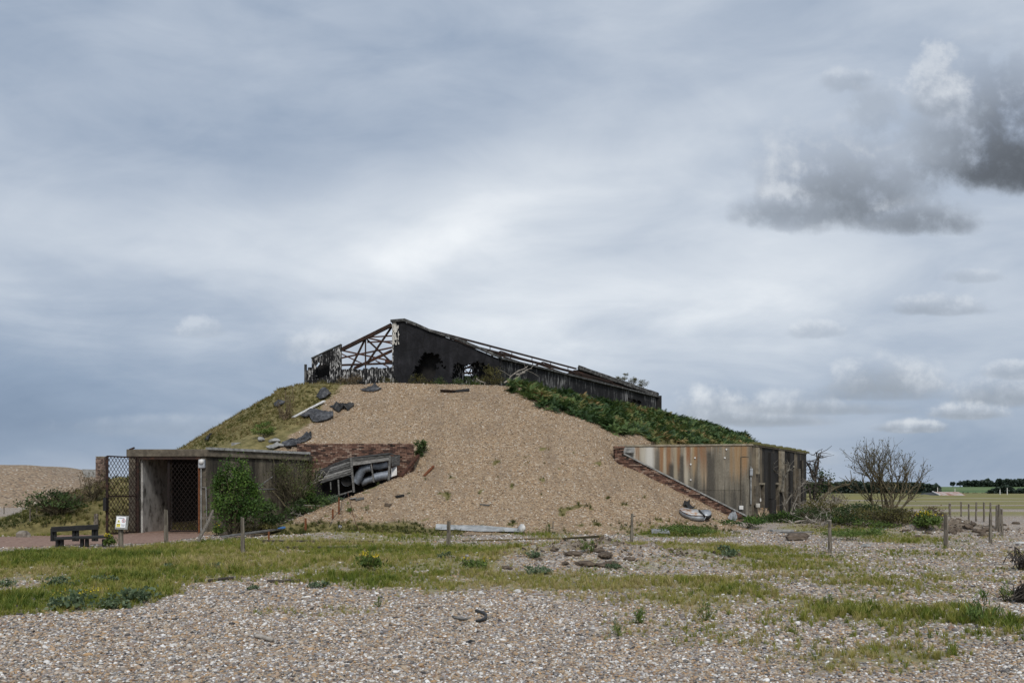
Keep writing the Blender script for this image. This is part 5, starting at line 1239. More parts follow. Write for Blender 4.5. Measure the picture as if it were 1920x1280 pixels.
stone(43, 1007, .26, 'pale angular boulder on the grass left of the bench', seed=3, sz=(1.1, .8, .8))
_q = stone(1495, 1012, .52, 'low brown slab of cut earth and timber on the grass below the bunker', 'clod', (1.3, .7, .30), 23, 'earth_slab'); plank('pale_board', 'thin pale board lying on the brown earth slab', (1466, 1006), (1524, 1005), .22, .04, 'wood_grey', 'board', .16, .17)
stone(490, 826, .22, 'pale stone on the turf just above the entrance roof kerb', 'grey_concrete', seed=5, y0=40)
stone(515, 829, .26, 'wider pale stone beside the kerb near the felt strip', 'grey_concrete', seed=6, sz=(1.3, .7, .5), y0=40)
stone(1624, 1025, .14, 'flat pale stone on the shingle right of the dark post', 'grey_concrete', seed=7, sz=(1.5, .8, .5))
stone(901, 1113, .06, 'white rounded stone at left on the thin grass edge', 'white_paint', seed=8)
stone(970, 1111, .07, 'white rounded stone at right on the thin grass edge', 'white_paint', seed=9)
stone(882, 1205, .045, 'small black lump alone on the near shingle', 'hose_black', sz=(1.5, .7, .5), seed=10)
CL = [(1040, 1032, .18), (1075, 1040, .22), (1120, 1034, .2), (1135, 1044, .28), (1095, 1060, .24), (1145, 1058, .2), (1010, 1050, .16), (950, 1066, .14), (1180, 1050, .16), (1060, 1058, .15), (1125, 1062, .18), (1095, 1028, .12)]
for i, (px, py, r) in enumerate(CL):
    stone(px, py, r * .62, 'brown earth clod among the dug clods on the low bank', 'clod', (1.5, .9, .45), 30 + i, 'earth_clod')['group'] = 'earth clods on the low bank'
CL2 = [(1795, 996, .3), (1815, 990, .35), (1835, 998, .34), (1842, 1005, .3), (1825, 984, .25), (1785, 1000, .25), (1850, 995, .28), (1720, 1008, .25), (1740, 1000, .2), (1700, 996, .2), (1765, 985, .24), (1880, 985, .22), (1905, 982, .24)]
for i, (px, py, r) in enumerate(CL2):
    stone(px, py, r * .55, 'dark earth clod in the dug heap beside the fence posts', 'clod', (1.4, .9, .6), 60 + i, 'earth_clod')['group'] = 'earth clods in the dug heap'
def tubeobj(name, label, cat, pts, r, mat, lift=.03, n=7):
    P3 = [hit(*p) + Vector((0, 0, lift)) for p in pts]; m = MB(); Q = []
    for i in range(len(P3) - 1):
        for k in range(4): Q.append(P3[i].lerp(P3[i + 1], k / 4))
    Q.append(P3[-1]); m.tube(Q, r, n); return tag(m.build(name, M[mat], loc=tuple(P3[0]), smooth=True), label, cat)
tubeobj('black_hose', 'curved black hose piece lying on the near shingle', 'hose', [(893, 1148), (903, 1152), (911, 1157), (911, 1163), (904, 1167), (894, 1168)], .022, 'hose_black')
tubeobj('driftwood_stick', 'thin grey stick left of the curved black hose', 'stick', [(850, 1160), (866, 1164), (882, 1164)], .02, 'wood_grey')
tubeobj('driftwood_stick', 'short pale stick with dark end on the near left shingle', 'stick', [(479, 1196), (496, 1200), (510, 1204)], .025, 'dead_wood')
tubeobj('driftwood_stick', 'dark flat stick where grass meets shingle at left', 'stick', [(502, 1092), (530, 1092), (562, 1091)], .03, 'dark_bark')
tubeobj('driftwood_stick', 'dark stick at the grass edge left of the flat one', 'stick', [(392, 1091), (415, 1088), (438, 1086)], .03, 'dark_bark')
tubeobj('driftwood_stick', 'thin pale stick on the shingle left of the two white stones', 'stick', [(778, 1141), (790, 1139), (802, 1138)], .02, 'dead_wood')
tubeobj('driftwood_stick', 'crooked pale stick lying in the grass below the sleeper', 'stick', [(510, 1022), (526, 1032), (536, 1040)], .025, 'dead_wood')

# ------------------------------------------------------------------ dead wood
def dead(name, label, cat, base, segs, r, mat='dead_wood', n=6, amp=.05, seed=1, twig=4):
    """branch: list of (px, py, Y) chains"""
    rg = random.Random(seed); t = thing(name, label, cat, tuple(base)); m = MB(); tw = MB()
    for ch in segs:
        P3 = [W(*q) for q in ch]; Q = []
        for i in range(len(P3) - 1): Q += wiggle(P3[i], P3[i + 1], 3, amp, rg)[:-1]
        Q.append(P3[-1]); m.tube(Q, list(np.linspace(r, r * .4, len(Q))), n)
        for k in range(twig):
            a = Q[rg.randrange(len(Q) // 3, len(Q))]; b = a + Vector((rg.gauss(0, 1), rg.gauss(0, .6), rg.gauss(.2, .7))) * min(r * 9, .42)
            tw.tube(wiggle(a, b, 2, .1, rg), [r * .3, r * .22, r * .12], 4)
    m.build('branch', M[mat], t); tw.build('twigs', M[mat], t); return t
dead('dead_branch', 'pale bleached branches leaning on the dark side wall of the ruin', 'branch', W(945, 716, 52), [[(945, 718, 51.3), (965, 700, 51.6), (990, 686, 51.8)], [(960, 716, 51.3), (975, 700, 51.5), (996, 690, 51.8)], [(968, 702, 51.5), (985, 698, 51.6)]], .05)
dead('dead_branch', 'bent dead branch at the foot of the black gable opening', 'branch', W(902, 725, 51), [[(906, 727, 51), (910, 718, 51), (896, 712, 51), (893, 708, 51)]], .04, twig=2)
dead('dead_branch', 'forked pale dead branch on the gravel left of the brick pier', 'branch', hit(1125, 868), [[(1115, 872, 42.4), (1122, 856, 42.5), (1118, 845, 42.5)], [(1122, 856, 42.5), (1145, 868, 42.4)], [(1120, 858, 42.4), (1116, 852, 42.5)]], .05)
dead('dead_branch', 'small forked twig on the upper gravel below the ferns', 'twig', hit(968, 765), [[(962, 767, 47), (967, 758, 47), (973, 763, 47)]], .035, twig=1)
dead('dead_branch', 'upright pale stick on the gravel crest', 'stick', hit(941, 756), [[(942, 757, 48), (940, 748, 48), (941, 740, 48)]], .03, twig=0)
dead('dead_branch', 'dark fallen stick on the gravel beside the ferns', 'stick', hit(1055, 783), [[(1045, 770, 46.5), (1056, 782, 46.3), (1064, 784, 46.3)]], .035, 'dark_bark', twig=1)
Yk = 35.4
dead('brushwood', 'heap of pale bleached branches behind the thick rusty stake', 'branches', hit(560, 990), [[(532, 978, Yk), (560, 971, Yk), (566, 968, Yk)], [(535, 983, Yk - .2), (550, 976, Yk), (572, 973, Yk + .2)], [(548, 974, Yk), (560, 992, Yk - .3)], [(556, 972, Yk), (575, 988, Yk - .3)], [(540, 990, Yk - .4), (566, 984, Yk), (585, 972, Yk)], [(562, 985, Yk - .2), (580, 976, Yk), (588, 970, Yk)], [(545, 962, Yk + .2), (553, 958, Yk + .2)]], .035, seed=4, twig=8)
dead('dead_branch', 'long pale branch rising through the twiggy shrub before the hood', 'branch', hit(585, 925, 33), [[(548, 934, 36.4), (575, 912, 36.6), (600, 893, 36.8), (606, 882, 36.9)], [(575, 912, 36.6), (596, 902, 36.8), (618, 893, 37)], [(555, 930, 36.4), (568, 906, 36.5)]], .035, seed=6)
dead('dead_branch', 'thin pole lying level in front of the dark shrubs', 'pole', hit(600, 948), [[(555, 946, 36), (600, 948, 36), (634, 948, 36)]], .025, amp=.005, twig=0)
dead('dead_timber', 'grey frame timber leaning by the dark concrete wall', 'timber', W(490, 915, 36), [[(482, 914, 35.6), (512, 893, 36.4)], [(480, 918, 35.6), (516, 916, 36.4)]], .05, 'wood_grey', amp=.005, twig=0)
# snag and fallen limbs beside the bunker
Yn = 47.0
dead('dead_tree', 'black broken snag with bare twigs at the right end of the bunker', 'tree', hit(1532, 975, 40), [[(1525, 975, Yn), (1527, 920, Yn), (1530, 880, Yn), (1531, 848, Yn)], [(1529, 890, Yn), (1534, 868, Yn), (1535, 850, Yn)], [(1527, 925, Yn), (1538, 905, Yn), (1542, 897, Yn)], [(1527, 900, Yn), (1520, 880, Yn), (1515, 868, Yn)], [(1529, 960, Yn), (1519, 930, Yn - .5), (1516, 905, Yn - .5)]], .085, 'dark_bark', 7, .04, 7, 16)
dead('dead_tree', 'pale forked dead tree leaning on the bunker side wall', 'tree', W(1478, 985, 46), [[(1478, 990, 44.5), (1470, 950, 45.5), (1468, 910, 46), (1470, 880, 46.3)], [(1470, 950, 45.5), (1482, 930, 45.6), (1492, 917, 45.7)], [(1476, 975, 44.8), (1488, 945, 45.2), (1497, 920, 45.5), (1510, 900, 45.7)], [(1472, 895, 46), (1480, 878, 46), (1478, 866, 46)], [(1440, 878, 45), (1450, 880, 45), (1458, 887, 45.2)], [(1497, 920, 45.5), (1505, 905, 45.8), (1516, 900, 46)]], .055, 'grey_wood', 6, .05, 8, 12)
dead('dead_branch', 'pale fallen limb pointing at the bunker from the right', 'branch', hit(1500, 985, 36), [[(1478, 966, 43), (1505, 960, 43), (1528, 955, 43)], [(1505, 960, 43), (1515, 950, 43)], [(1518, 957, 43), (1526, 945, 43)]], .07, 'dead_wood', 6, .03, 9, 5)
dead('dead_branch', 'arching dead limb reaching left from the bare tree to the snag', 'branch', hit(1545, 975, 40), [[(1536, 945, 46), (1550, 925, 46), (1570, 913, 46), (1592, 908, 46), (1602, 897, 46)], [(1555, 920, 46), (1553, 900, 46)], [(1560, 930, 46), (1578, 940, 46), (1584, 952, 46)]], .10, 'bark', 6, .04, 10, 9)
dead('brushwood', 'tangle of grey fallen branches below the bunker and snag', 'branches', hit(1520, 1000), [[(1490, 978, 40), (1520, 974, 40), (1548, 970, 40)], [(1485, 985, 39.5), (1520, 984, 39.5), (1555, 982, 39.5)], [(1500, 992, 39), (1530, 990, 39), (1560, 975, 39.5)], [(1540, 1000, 38.5), (1538, 975, 38.5)], [(1555, 1000, 38.3), (1550, 960, 38.5)], [(1510, 968, 40), (1535, 982, 39.5)], [(1480, 975, 40), (1500, 990, 39.5)], [(1530, 1000, 38.5), (1545, 982, 38.5), (1552, 972, 38.5)]], .04, 'dead_wood', 5, .04, 11, 12)
# bare tree
def grow(m, tw, tips, p, d, L, r, depth, rg, upb=.12):
    n = 4; pts = [p]; q = Vector(p); dd = Vector(d)
    for i in range(n):
        dd = (dd + Vector((rg.gauss(0, .16), rg.gauss(0, .16), rg.gauss(upb * .3, .10)))).normalized(); q = q + dd * (L / n); pts.append(Vector(q))
    rad = list(np.linspace(r, r * .62, n + 1)); (m if depth > 1 else tw).tube(pts, rad, 6 if depth > 2 else (5 if depth > 1 else 3), cap=False)
    if depth == 0: tips.append(q); return
    k = 2 if rg.random() < .38 else 3
    for i in range(k):
        ax = Vector((rg.gauss(0, 1), rg.gauss(0, 1), rg.gauss(0, .6))).normalized()
        nd = (dd + ax * rg.uniform(.35, .75) + Vector((0, 0, upb))).normalized()
        grow(m, tw, tips, q, nd, L * rg.uniform(.62, .85), r * .60, depth - 1, rg, upb)
    for i in range(2 if depth < 3 else 1):
        j = rg.randrange(1, n); ax = Vector((rg.gauss(0, 1), rg.gauss(0, 1), rg.gauss(.2, .6))).normalized()
        grow(m, tw, tips, pts[j], (dd * .5 + ax * .8).normalized(), L * .5, r * .4, max(depth - 2, 0), rg, upb)
tb = hit(1664, 976, 36)
bt_ = thing('bare_tree', 'nearly leafless many stemmed tree standing on the scrub right of the bunker', 'tree', tuple(tb))
m, tw, tips = MB(), MB(), []; rg = random.Random(21); sc_ = tb.y / F
for dx, dz_, L in ((-58, 95, 62), (-36, 112, 66), (-14, 120, 66), (2, 122, 64), (14, 112, 60), (28, 100, 56), (40, 88, 60), (50, 74, 56), (-50, 60, 52), (-26, 125, 64)):
    d_ = Vector((dx * .78, rg.uniform(-30, 30), dz_)).normalized(); L_ = L * sc_ * .80
    grow(m, tw, tips, tb + Vector((dx * .10 * sc_, rg.uniform(-.15, .15), -.05)), d_, L_, .075 * rg.uniform(.7, 1.1), 4, rg, .10)
m.build('trunk', M['bark'], bt_, smooth=True); tw.build('twigs', M['bark'], bt_)
tp = np.array([tuple(t_) for t_ in tips]); tp = tp[nr.choice(len(tp), min(len(tp), 3000), replace=False)] + nr.normal(size=(min(len(tp), 3000), 3)) * .04
leaves('buds', tp, .075, 'leaf_olive', bt_, .5)

# ------------------------------------------------------------------ bushes
shrub('elder_bush', 'bright green leafy elder bush in front of the entrance side wall', 'bush', hit(437, 1003, 30), 1.0, 3.05, 10000, .10, 'leaf_elder', 30, nst=16, spread=.18, low=-.7, twigs=110, taper=.62)
shrub('twiggy_shrub', 'brown twiggy shrub with sparse leaves left of the collapsed hood', 'bush', W(552, 955, 36.3), 1.25, 2.5, 2700, .085, 'leaf_twiggy', 46, 'bark', None, 16, -.5, .45, 220, .18)
shrub('bush', 'yellow green leafy bush just left of the open duct mouth', 'bush', W(590, 950, 36.6), .60, 1.05, 1100, .10, 'leaf_elder', 16, nst=8, low=-.6)
shrub('bush', 'dark bush in shadow between the elder and the twiggy shrub', 'bush', W(508, 992, 34.6), .95, 1.2, 1900, .10, 'leaf_dark', 20, nst=8, low=-.7)
shrub('bush', 'dark low bush below the twiggy shrub and pale branches', 'bush', W(575, 972, 36.0), 1.0, .95, 1900, .10, 'leaf_dark', 20, nst=8, low=-.7)
shrub('bush', 'low blue green bush on the gravel edge under the hood posts', 'bush', W(628, 948, 36.6), .42, .5, 700, .08, 'leaf_blue', 12, nst=6, low=-.6)
shrub('bush', 'low grey green bush at the foot of the elder by the pale plank', 'bush', W(478, 1004, 33.6), .8, .6, 1000, .08, 'leaf_olive', 14, nst=6, low=-.6, twigs=40)
shrub('ivy_clump', 'dark ivy clump over the right end of the brick wall', 'ivy', W(786, 862, 40.5), .42, 1.1, 1300, .09, 'leaf_dark', 14, nst=5, low=-.8)
shrub('bush', 'dark thorn bush with bare shoots on the bank left of the gate', 'bush', hit(104, 966), 1.15, .95, 1900, .10, 'leaf_dark', 26, nst=14, twigs=160, low=-.3)
shrub('bush', 'thin brown bush on the bank crest nearest the gate', 'bush', hit(172, 940, 34), .8, 1.3, 500, .08, 'dry_weed', 12, nst=12, twigs=60, low=-.2)
shrub('bush', 'reddish dry scrub on the bank between the two bushes', 'bush', hit(136, 948, 34), .8, .7, 500, .08, 'dry_weed', 12, nst=8, twigs=50, low=-.2)
shrub('bush', 'green bush hugging the bunker foot left of its doors', 'bush', hit(1402, 990, 36), .9, .5, 1300, .09, 'leaf_elder', 16, nst=6, low=-.5)
shrub('bush', 'dark green bush covering the foot of the bunker doors', 'bush', W(1455, 996, 41), 1.4, .85, 2600, .10, 'leaf_dark', 24, nst=8, low=-.5)
shrub('bush', 'brighter green bush before the pale leaning dead tree', 'bush', W(1470, 990, 41), .9, .9, 1500, .09, 'leaf_elder', 16, nst=8, low=-.5)
shrub('bush', 'tall dark ivy covered bush around the broken snag', 'bush', W(1533, 975, 47.5), .75, 3.0, 2600, .11, 'leaf_dark', 26, nst=8, low=-.9)
shrub('bush', 'grey twiggy scrub right of the snag in front of the shingle heap', 'bush', W(1552, 978, 43), 1.4, 1.5, 700, .08, 'dry_weed', 20, 'dead_wood', None, 16, -.5, .4, 160, .2)
for px, py, yy, r, h, n_, mt, lab_ in ((1512, 990, 40.5, 1.1, .8, 1500, 'leaf_dark', 'dark scrub tangled in the grey fallen branches'), (1548, 985, 41.5, 1.1, 1.2, 1700, 'leaf_olive', 'olive scrub against the shingle heap right of the snag'),
        (1585, 996, 38.5, 1.0, .8, 1500, 'leaf_dark', 'dark bramble between the shingle heap and the bare tree'), (1640, 982, 42, 1.3, .8, 1600, 'leaf_dark', 'dark scrub just behind the bare tree foot'), (1690, 994, 38.5, 1.2, .7, 1300, 'leaf_olive', 'olive scrub before the right side of the bare tree'),
        (1575, 962, 47, 1.6, .9, 1500, 'leaf_olive', 'olive scrub on the far side of the shingle heap'), (1745, 1002, 37, .9, .45, 800, 'dry_weed', 'dry brown scrub between ragwort bush and thick pale post'), (1640, 1008, 35.5, 1.0, .45, 1000, 'leaf_bright', 'bright weeds in front of the bare tree scrub')):
    q_ = W(px, py, yy); shrub('bush', lab_, 'bush', (q_.x, yy, hz(q_.x, yy) - .02), r, h, n_, .085, mt, 18, nst=8, low=-.5, twigs=60)
shrub('bush', 'green bramble left of the bare tree foot', 'bush', hit(1608, 985, 36), 1.2, 1.0, 2000, .09, 'leaf_dark', 20, nst=8, low=-.4)
shrub('bush', 'olive bramble under the bare tree stems', 'bush', hit(1665, 988, 36), 1.5, .9, 1900, .09, 'leaf_olive', 22, nst=10, twigs=90, low=-.4)
shrub('bush', 'brown twiggy bramble at the right foot of the bare tree', 'bush', hit(1712, 984, 36), 1.2, .9, 900, .08, 'dry_weed', 18, nst=10, twigs=120, low=-.4)
shrub('bush', 'pale green grassy bush before the bramble and dark post', 'bush', hit(1602, 1012), 1.0, .5, 1400, .12, 'leaf_bright', 18, nst=4, low=-.3, asp=.2)
shrub('bush', 'low green bush at the gravel toe below the boat shaped casing', 'bush', hit(1290, 1004), 1.05, .42, 1500, .08, 'leaf_bright', 20, nst=4, low=-.4)
shrub('bush', 'bare grey twig bush at the right frame edge', 'bush', hit(1912, 1130), .30, .42, 60, .04, 'dry_weed', 10, 'dark_bark', None, 10, -.3, .4, 70)
shrub('bush', 'small bare shrub at the far right edge of the upper shingle', 'bush', hit(1914, 1068), .4, .5, 50, .04, 'dry_weed', 10, 'dark_bark', None, 10, -.3, .4, 60)
shrub('dead_thistle', 'brown dead thistle stalks on the turf slope', 'plant', hit(535, 788), .42, 1.5, 260, .08, 'dry_weed', 10, 'dry_weed', None, 12, -.6, .3, 30)
shrub('bush', 'bright green tuft bush low on the turf slope above the kerb', 'bush', hit(493, 820, 41), .55, .75, 900, .12, 'leaf_bright', 10, nst=4, low=-.4, asp=.3)
for px, py, r, h, mt, lab_ in ((625, 731, 1.1, .9, 'leaf_olive', 'olive bramble at the foot of the left boarded panels'), (660, 730, 1.2, 1.0, 'dry_weed', 'brown bramble below the open truss'), (722, 730, .8, 1.0, 'leaf_olive', 'reddish olive bramble at the left foot of the black gable'),
                               (790, 729, .9, 1.25, 'leaf_olive', 'bramble climbing in the large dark gable opening'), (845, 727, 1.0, .9, 'leaf_dark', 'dark bramble between the two gable openings'), (880, 728, .9, .8, 'leaf_dark', 'dark weeds below the small window gap'), (925, 726, 1.1, 1.2, 'leaf_olive', 'olive scrub at the right corner of the gable'),
                               (768, 735, .4, .5, 'leaf_bright', 'bright green weed on the crest before the gable'), (893, 735, .45, .55, 'leaf_bright', 'bright green weed on the crest beside the iron bar'), (600, 738, .5, .45, 'leaf_bright', 'green weed at the left corner of the ruin'), (742, 738, .4, .3, 'leaf_blue', 'small blue green weed on the crest')):
    b = onp(px, py)[2]; y_ = b.y - .75; x_ = (px - 960) * y_ / F
    shrub('bramble', lab_, 'bush', (x_, y_, hz(x_, y_) - .02), r * .85, h * 1.15, int(1200 * r), .085, mt, 12, nst=5, low=-.5, asp=.4, twigs=24)
for (px, lab_) in ((1172, 'grassy tuft on the left of the rear coping'), (1190, 'olive grass tuft in the middle of the rear coping'), (1205, 'small tuft at the right of the rear coping')):
    k = (px - 1088) / (1234 - 1088); p = RC0.lerp(RC1, k); shrub('roof_tuft', lab_, 'plant', p + Vector((0, 0, .1)), .55, .75, 420, .16, 'leaf_olive', 8, nst=3, low=-.3, asp=.15, twigs=30)
for px, pt, lab_ in ((535, 731, 'dry seed head stalk on the turf skyline'), (551, 727, 'leaning thin stalk on the turf skyline right of the seed head'), (521, 746, 'tiny stalk on the turf skyline')):
    b = hit(px, 752); b.z -= .05; t = thing('dry_stalk', lab_, 'plant', tuple(b)); q = W(px - (3 if px == 551 else 0), pt, b.y)
    MB().tube([b, b.lerp(q, .5), q], [.02, .018, .014], 5).build('stem', M['dry_weed'], t)
    MB().tube([q, q + Vector((0, 0, .08))], [.02, .12 if px == 535 else .03], 6).build('seed_head', M['dry_weed'], t)
ragwort(692, 1070, .42, .36, 'yellow flowering ragwort clump alone in the grass left of centre', 90)
ragwort(1737, 992, .75, .85, 'broad yellow flowering ragwort bush right of the bare tree', 160, n=900)
ragwort(1572, 985, .5, .6, 'yellow flowered weeds left of the bramble by the snag', 30, 36)
ragwort(205, 1026, .42, .22, 'yellow weed in front of the bench and sign post', 60)
ragwort(410, 1004, .5, .3, 'yellow flowered weed at the foot of the elder bush', 60)
ragwort(150, 1122, .16, .7, 'yellow tinged weed mat on the lower left grass', 120)
ragwort(890, 1068, .3, .5, 'yellow green weed patch left of the dug bank', 50)
KALE = [(118, 1102, .30, 'blue green sea kale on the left shingle gap'), (195, 1092, .25, 'low sea kale right of the first on the left'), (255, 1130, .36, 'sea kale at the right tip of the lower left grass'), (130, 1142, .34, 'sea kale at the lower edge of the left grass'),
        (215, 1140, .26, 'sea kale between the tip and lower left one'), (475, 1106, .14, 'tiny sea kale on shingle below the dark stick'), (598, 1101, .2, 'small sea kale at the end of the dark flat stick'), (1362, 1042, .34, 'single blue green sea kale on shingle left of the dark post'),
        (1000, 1045, .26, 'dark green sea kale on the dug bank'), (1005, 1076, .28, 'blue sea kale below the dug bank'), (1150, 1066, .2, 'pale sea kale right of the earth clods'), (835, 1045, .2, 'small blue kale in the grass above the yellow weeds'), (318, 1068, .2, 'small kale in the left grass'), (406, 1064, .2, 'kale beside yellow flowers in the left grass'), (1645, 1000, .4, 'low dark kale before the bare tree'), (10, 1100, .2, 'dark weed at the left frame edge')]
for px, py, r, lab_ in KALE: kale(px, py, r, lab_)
for px, py, h, lab_ in ((1105, 1040, .42, 'tall green weed tuft beside the earth clod'), (1555, 1140, .22, 'dark green grass tuft at the left end of the near right grass'), (1322, 1165, .28, 'upright green weed on the thin grass right of centre'), (1885, 1128, .3, 'green weed before the bare twig bush'),
                        (1160, 1192, .22, 'fine green weed at the edge of the near shingle'), (1842, 1170, .5, 'thin tall stem with green base near the right edge'), (1202, 1170, .3, 'thin upright weed at the thin grass edge'), (710, 1138, .16, 'round grass tussock on the shingle left of the hose'), (1030, 998, .35, 'green weed around the thin brown stake'), (655, 960, .5, 'green weed tall on the gravel edge by the leaning rods'), (688, 957, .25, 'small green weed on the lower gravel')):
    b = hit(px, py); t = thing('weed_tuft', lab_, 'plant', tuple(b)); pts, *_ = cloud_pts(b + Vector((0, 0, h * .5)), (h * .35, h * .35, h * .5), 160, 8, .25, -.9); pts[:, 2] = np.maximum(pts[:, 2], b.z + h * .1)
    leaves('foliage', pts, h * .24, 'leaf_bright', t, .14, 1.8)
    s_ = MB(); rg = random.Random(int(px))
    for i in range(6): s_.tube([b, Vector(pts[i * 9])], [.007, .004], 4)
    s_.build('stems', M['leaf_olive'], t)

# ------------------------------------------------------------------ scattered ground cover (instanced)
def hidden_coll(name, meshes, mat):
    c = bpy.data.collections.new(name)
    for i, me in enumerate(meshes):
        o = bpy.data.objects.new('%s_kind' % name, me); me.materials.append(M[mat]); c.objects.link(o)
    return c
def scatter(name, label, cat, P, rot, scale, tone, coll, nvar):
    n = len(P); me = bpy.data.meshes.new(name); me.vertices.add(n); me.vertices.foreach_set('co', np.asarray(P, np.float32).ravel())
    a = me.attributes.new('rot', 'FLOAT_VECTOR', 'POINT'); a.data.foreach_set('vector', np.asarray(rot, np.float32).ravel())
    a = me.attributes.new('scl', 'FLOAT_VECTOR', 'POINT'); a.data.foreach_set('vector', np.asarray(scale, np.float32).ravel())
    setattr_f(me, 'tone', tone, 'POINT')
    a = me.attributes.new('pick', 'INT', 'POINT'); a.data.foreach_set('value', nr.integers(0, nvar, n).astype(np.int32))
    o = link(name, me); tag(o, label, cat, kind='stuff')
    g = bpy.data.node_groups.new(name, 'GeometryNodeTree'); g.interface.new_socket('Geometry', in_out='INPUT', socket_type='NodeSocketGeometry'); g.interface.new_socket('Geometry', in_out='OUTPUT', socket_type='NodeSocketGeometry')
    N = g.nodes; i_ = N.new('NodeGroupInput'); o_ = N.new('NodeGroupOutput'); ip = N.new('GeometryNodeInstanceOnPoints'); ci = N.new('GeometryNodeCollectionInfo')
    ci.inputs[0].default_value = coll; ci.inputs['Separate Children'].default_value = True; ci.inputs['Reset Children'].default_value = True
    def na(nm, typ):
        q = N.new('GeometryNodeInputNamedAttribute'); q.data_type = typ; q.inputs[0].default_value = nm; return q.outputs[0]
    L = g.links; L.new(i_.outputs[0], ip.inputs['Points']); L.new(ci.outputs[0], ip.inputs['Instance']); ip.inputs['Pick Instance'].default_value = True
    L.new(na('pick', 'INT'), ip.inputs['Instance Index']); L.new(na('rot', 'FLOAT_VECTOR'), ip.inputs['Rotation']); L.new(na('scl', 'FLOAT_VECTOR'), ip.inputs['Scale'])
    L.new(ip.outputs[0], o_.inputs[0]); md = o.modifiers.new('scatter', 'NODES'); md.node_group = g
    return o
import bmesh
def peb_mesh(seed):
    bm = bmesh.new(); bmesh.ops.create_icosphere(bm, subdivisions=2, radius=.5); rg = random.Random(seed)
    ax = [Vector((rg.gauss(0, 1), rg.gauss(0, 1), rg.gauss(0, 1))).normalized() for _ in range(5)]; am = [rg.uniform(-.22, .22) for _ in range(5)]
    for v_ in bm.verts:
        k = 1 + sum(a * max(0, v_.co.normalized().dot(x)) ** 2 for a, x in zip(am, ax)); v_.co = Vector((v_.co.x * k, v_.co.y * k * .8, v_.co.z * k * .55))
    me = bpy.data.meshes.new('pebble'); bm.to_mesh(me); bm.free(); me.polygons.foreach_set('use_smooth', np.ones(len(me.polygons), bool)); return me
pc_ = hidden_coll('pebbles', [peb_mesh(i) for i in range(8)], 'pebble')
pcm = hidden_coll('mound_pebbles', [peb_mesh(i + 20) for i in range(6)], 'mound_pebble')
def fan(y0, y1, dens, k=.95, pad=3.0):
    n = int(dens * (y1 - y0) * (k * (y0 + y1) + 2 * pad)); y = nr.uniform(y0, y1, n * 2); w = k * y + pad; keep = nr.uniform(0, 1, n * 2) < w / (k * y1 + pad)
    y = y[keep][:n]; x = nr.uniform(-1, 1, len(y)) * (k * y + pad); return x, y
PX, PY, PS = [], [], []
for y0, y1, dn, s0, s1 in ((6.3, 9.5, 1250, .018, .052), (9.5, 13, 850, .022, .06), (13, 18, 320, .028, .07), (18, 26, 120, .034, .08), (26, 36, 40, .045, .09)):
    x, y = fan(y0, y1, dn); g = grassy(x, y); kp = nr.uniform(0, 1, len(x)) > np.maximum(np.clip(g * 1.3 - .1, 0, .92), np.clip(dirty(x, y) * 1.2, 0, .9)); x, y = x[kp], y[kp]
    PX.append(x); PY.append(y); PS.append((s0 + (s1 - s0) * nr.beta(1.3, 3.4, len(x))) * np.where(nr.uniform(0, 1, len(x)) < .02, 1.7, 1.0))
x, y, s_ = (np.concatenate(q) for q in (PX, PY, PS)); m0 = mound(x, y) < ground(x, y); m0 &= ~path_keep(x, y, 0 * x) if True else m0
x, y, s_ = x[m0], y[m0], s_[m0]; n = len(x)
scatter('shingle', 'loose grey white and tan pebbles over the beach', 'pebbles', np.stack([x, y, ground(x, y) + s_ * .12], 1),
        np.stack([nr.normal(0, .3, n), nr.normal(0, .3, n), nr.uniform(0, 6.28, n)], 1), np.stack([s_ * nr.uniform(.9, 1.35, n), s_, s_ * nr.uniform(.8, 1.2, n)], 1), nr.uniform(0, 1, n), pc_, 8)
x = nr.uniform(-14, 14, 60000); y = nr.uniform(33.5, 50.5, 60000); z = mound(x, y); k = (z > ground(x, y)) & (mgrass(x, y) < .35)
x, y, z = x[k], y[k], z[k]; n = len(x); s_ = .035 + .075 * nr.beta(1.3, 4.5, n)
scatter('mound_shingle', 'loose tan pebbles over the gravel mound', 'pebbles', np.stack([x, y, z + s_ * .08], 1), np.stack([nr.normal(-.3, .4, n), nr.normal(0, .4, n), nr.uniform(0, 6.28, n)], 1),
        np.stack([s_ * nr.uniform(.9, 1.4, n), s_, s_], 1), nr.uniform(0, 1, n), pcm, 6)
pcs = hidden_coll('soil_crumbs', [peb_mesh(i + 40) for i in range(6)], 'soil_crumb')
x = np.concatenate([nr.uniform(-4, 7.5, 9000), nr.uniform(11, 24, 9000)]); y = np.concatenate([nr.uniform(17.5, 23, 9000), nr.uniform(31, 42, 9000)])
k = nr.uniform(0, 1, len(x)) < dirty(x, y) ** 1.5; x, y = x[k], y[k]; n = len(x); s_ = .03 + .17 * nr.beta(1.1, 5, n)
scatter('soil', 'crumbled brown soil over the dug banks', 'soil', np.stack([x, y, ground(x, y) + s_ * .1], 1), np.stack([nr.normal(0, .5, n), nr.normal(0, .5, n), nr.uniform(0, 6.28, n)], 1), np.stack([s_ * 1.3, s_, s_], 1), nr.uniform(0, 1, n), pcs, 6)
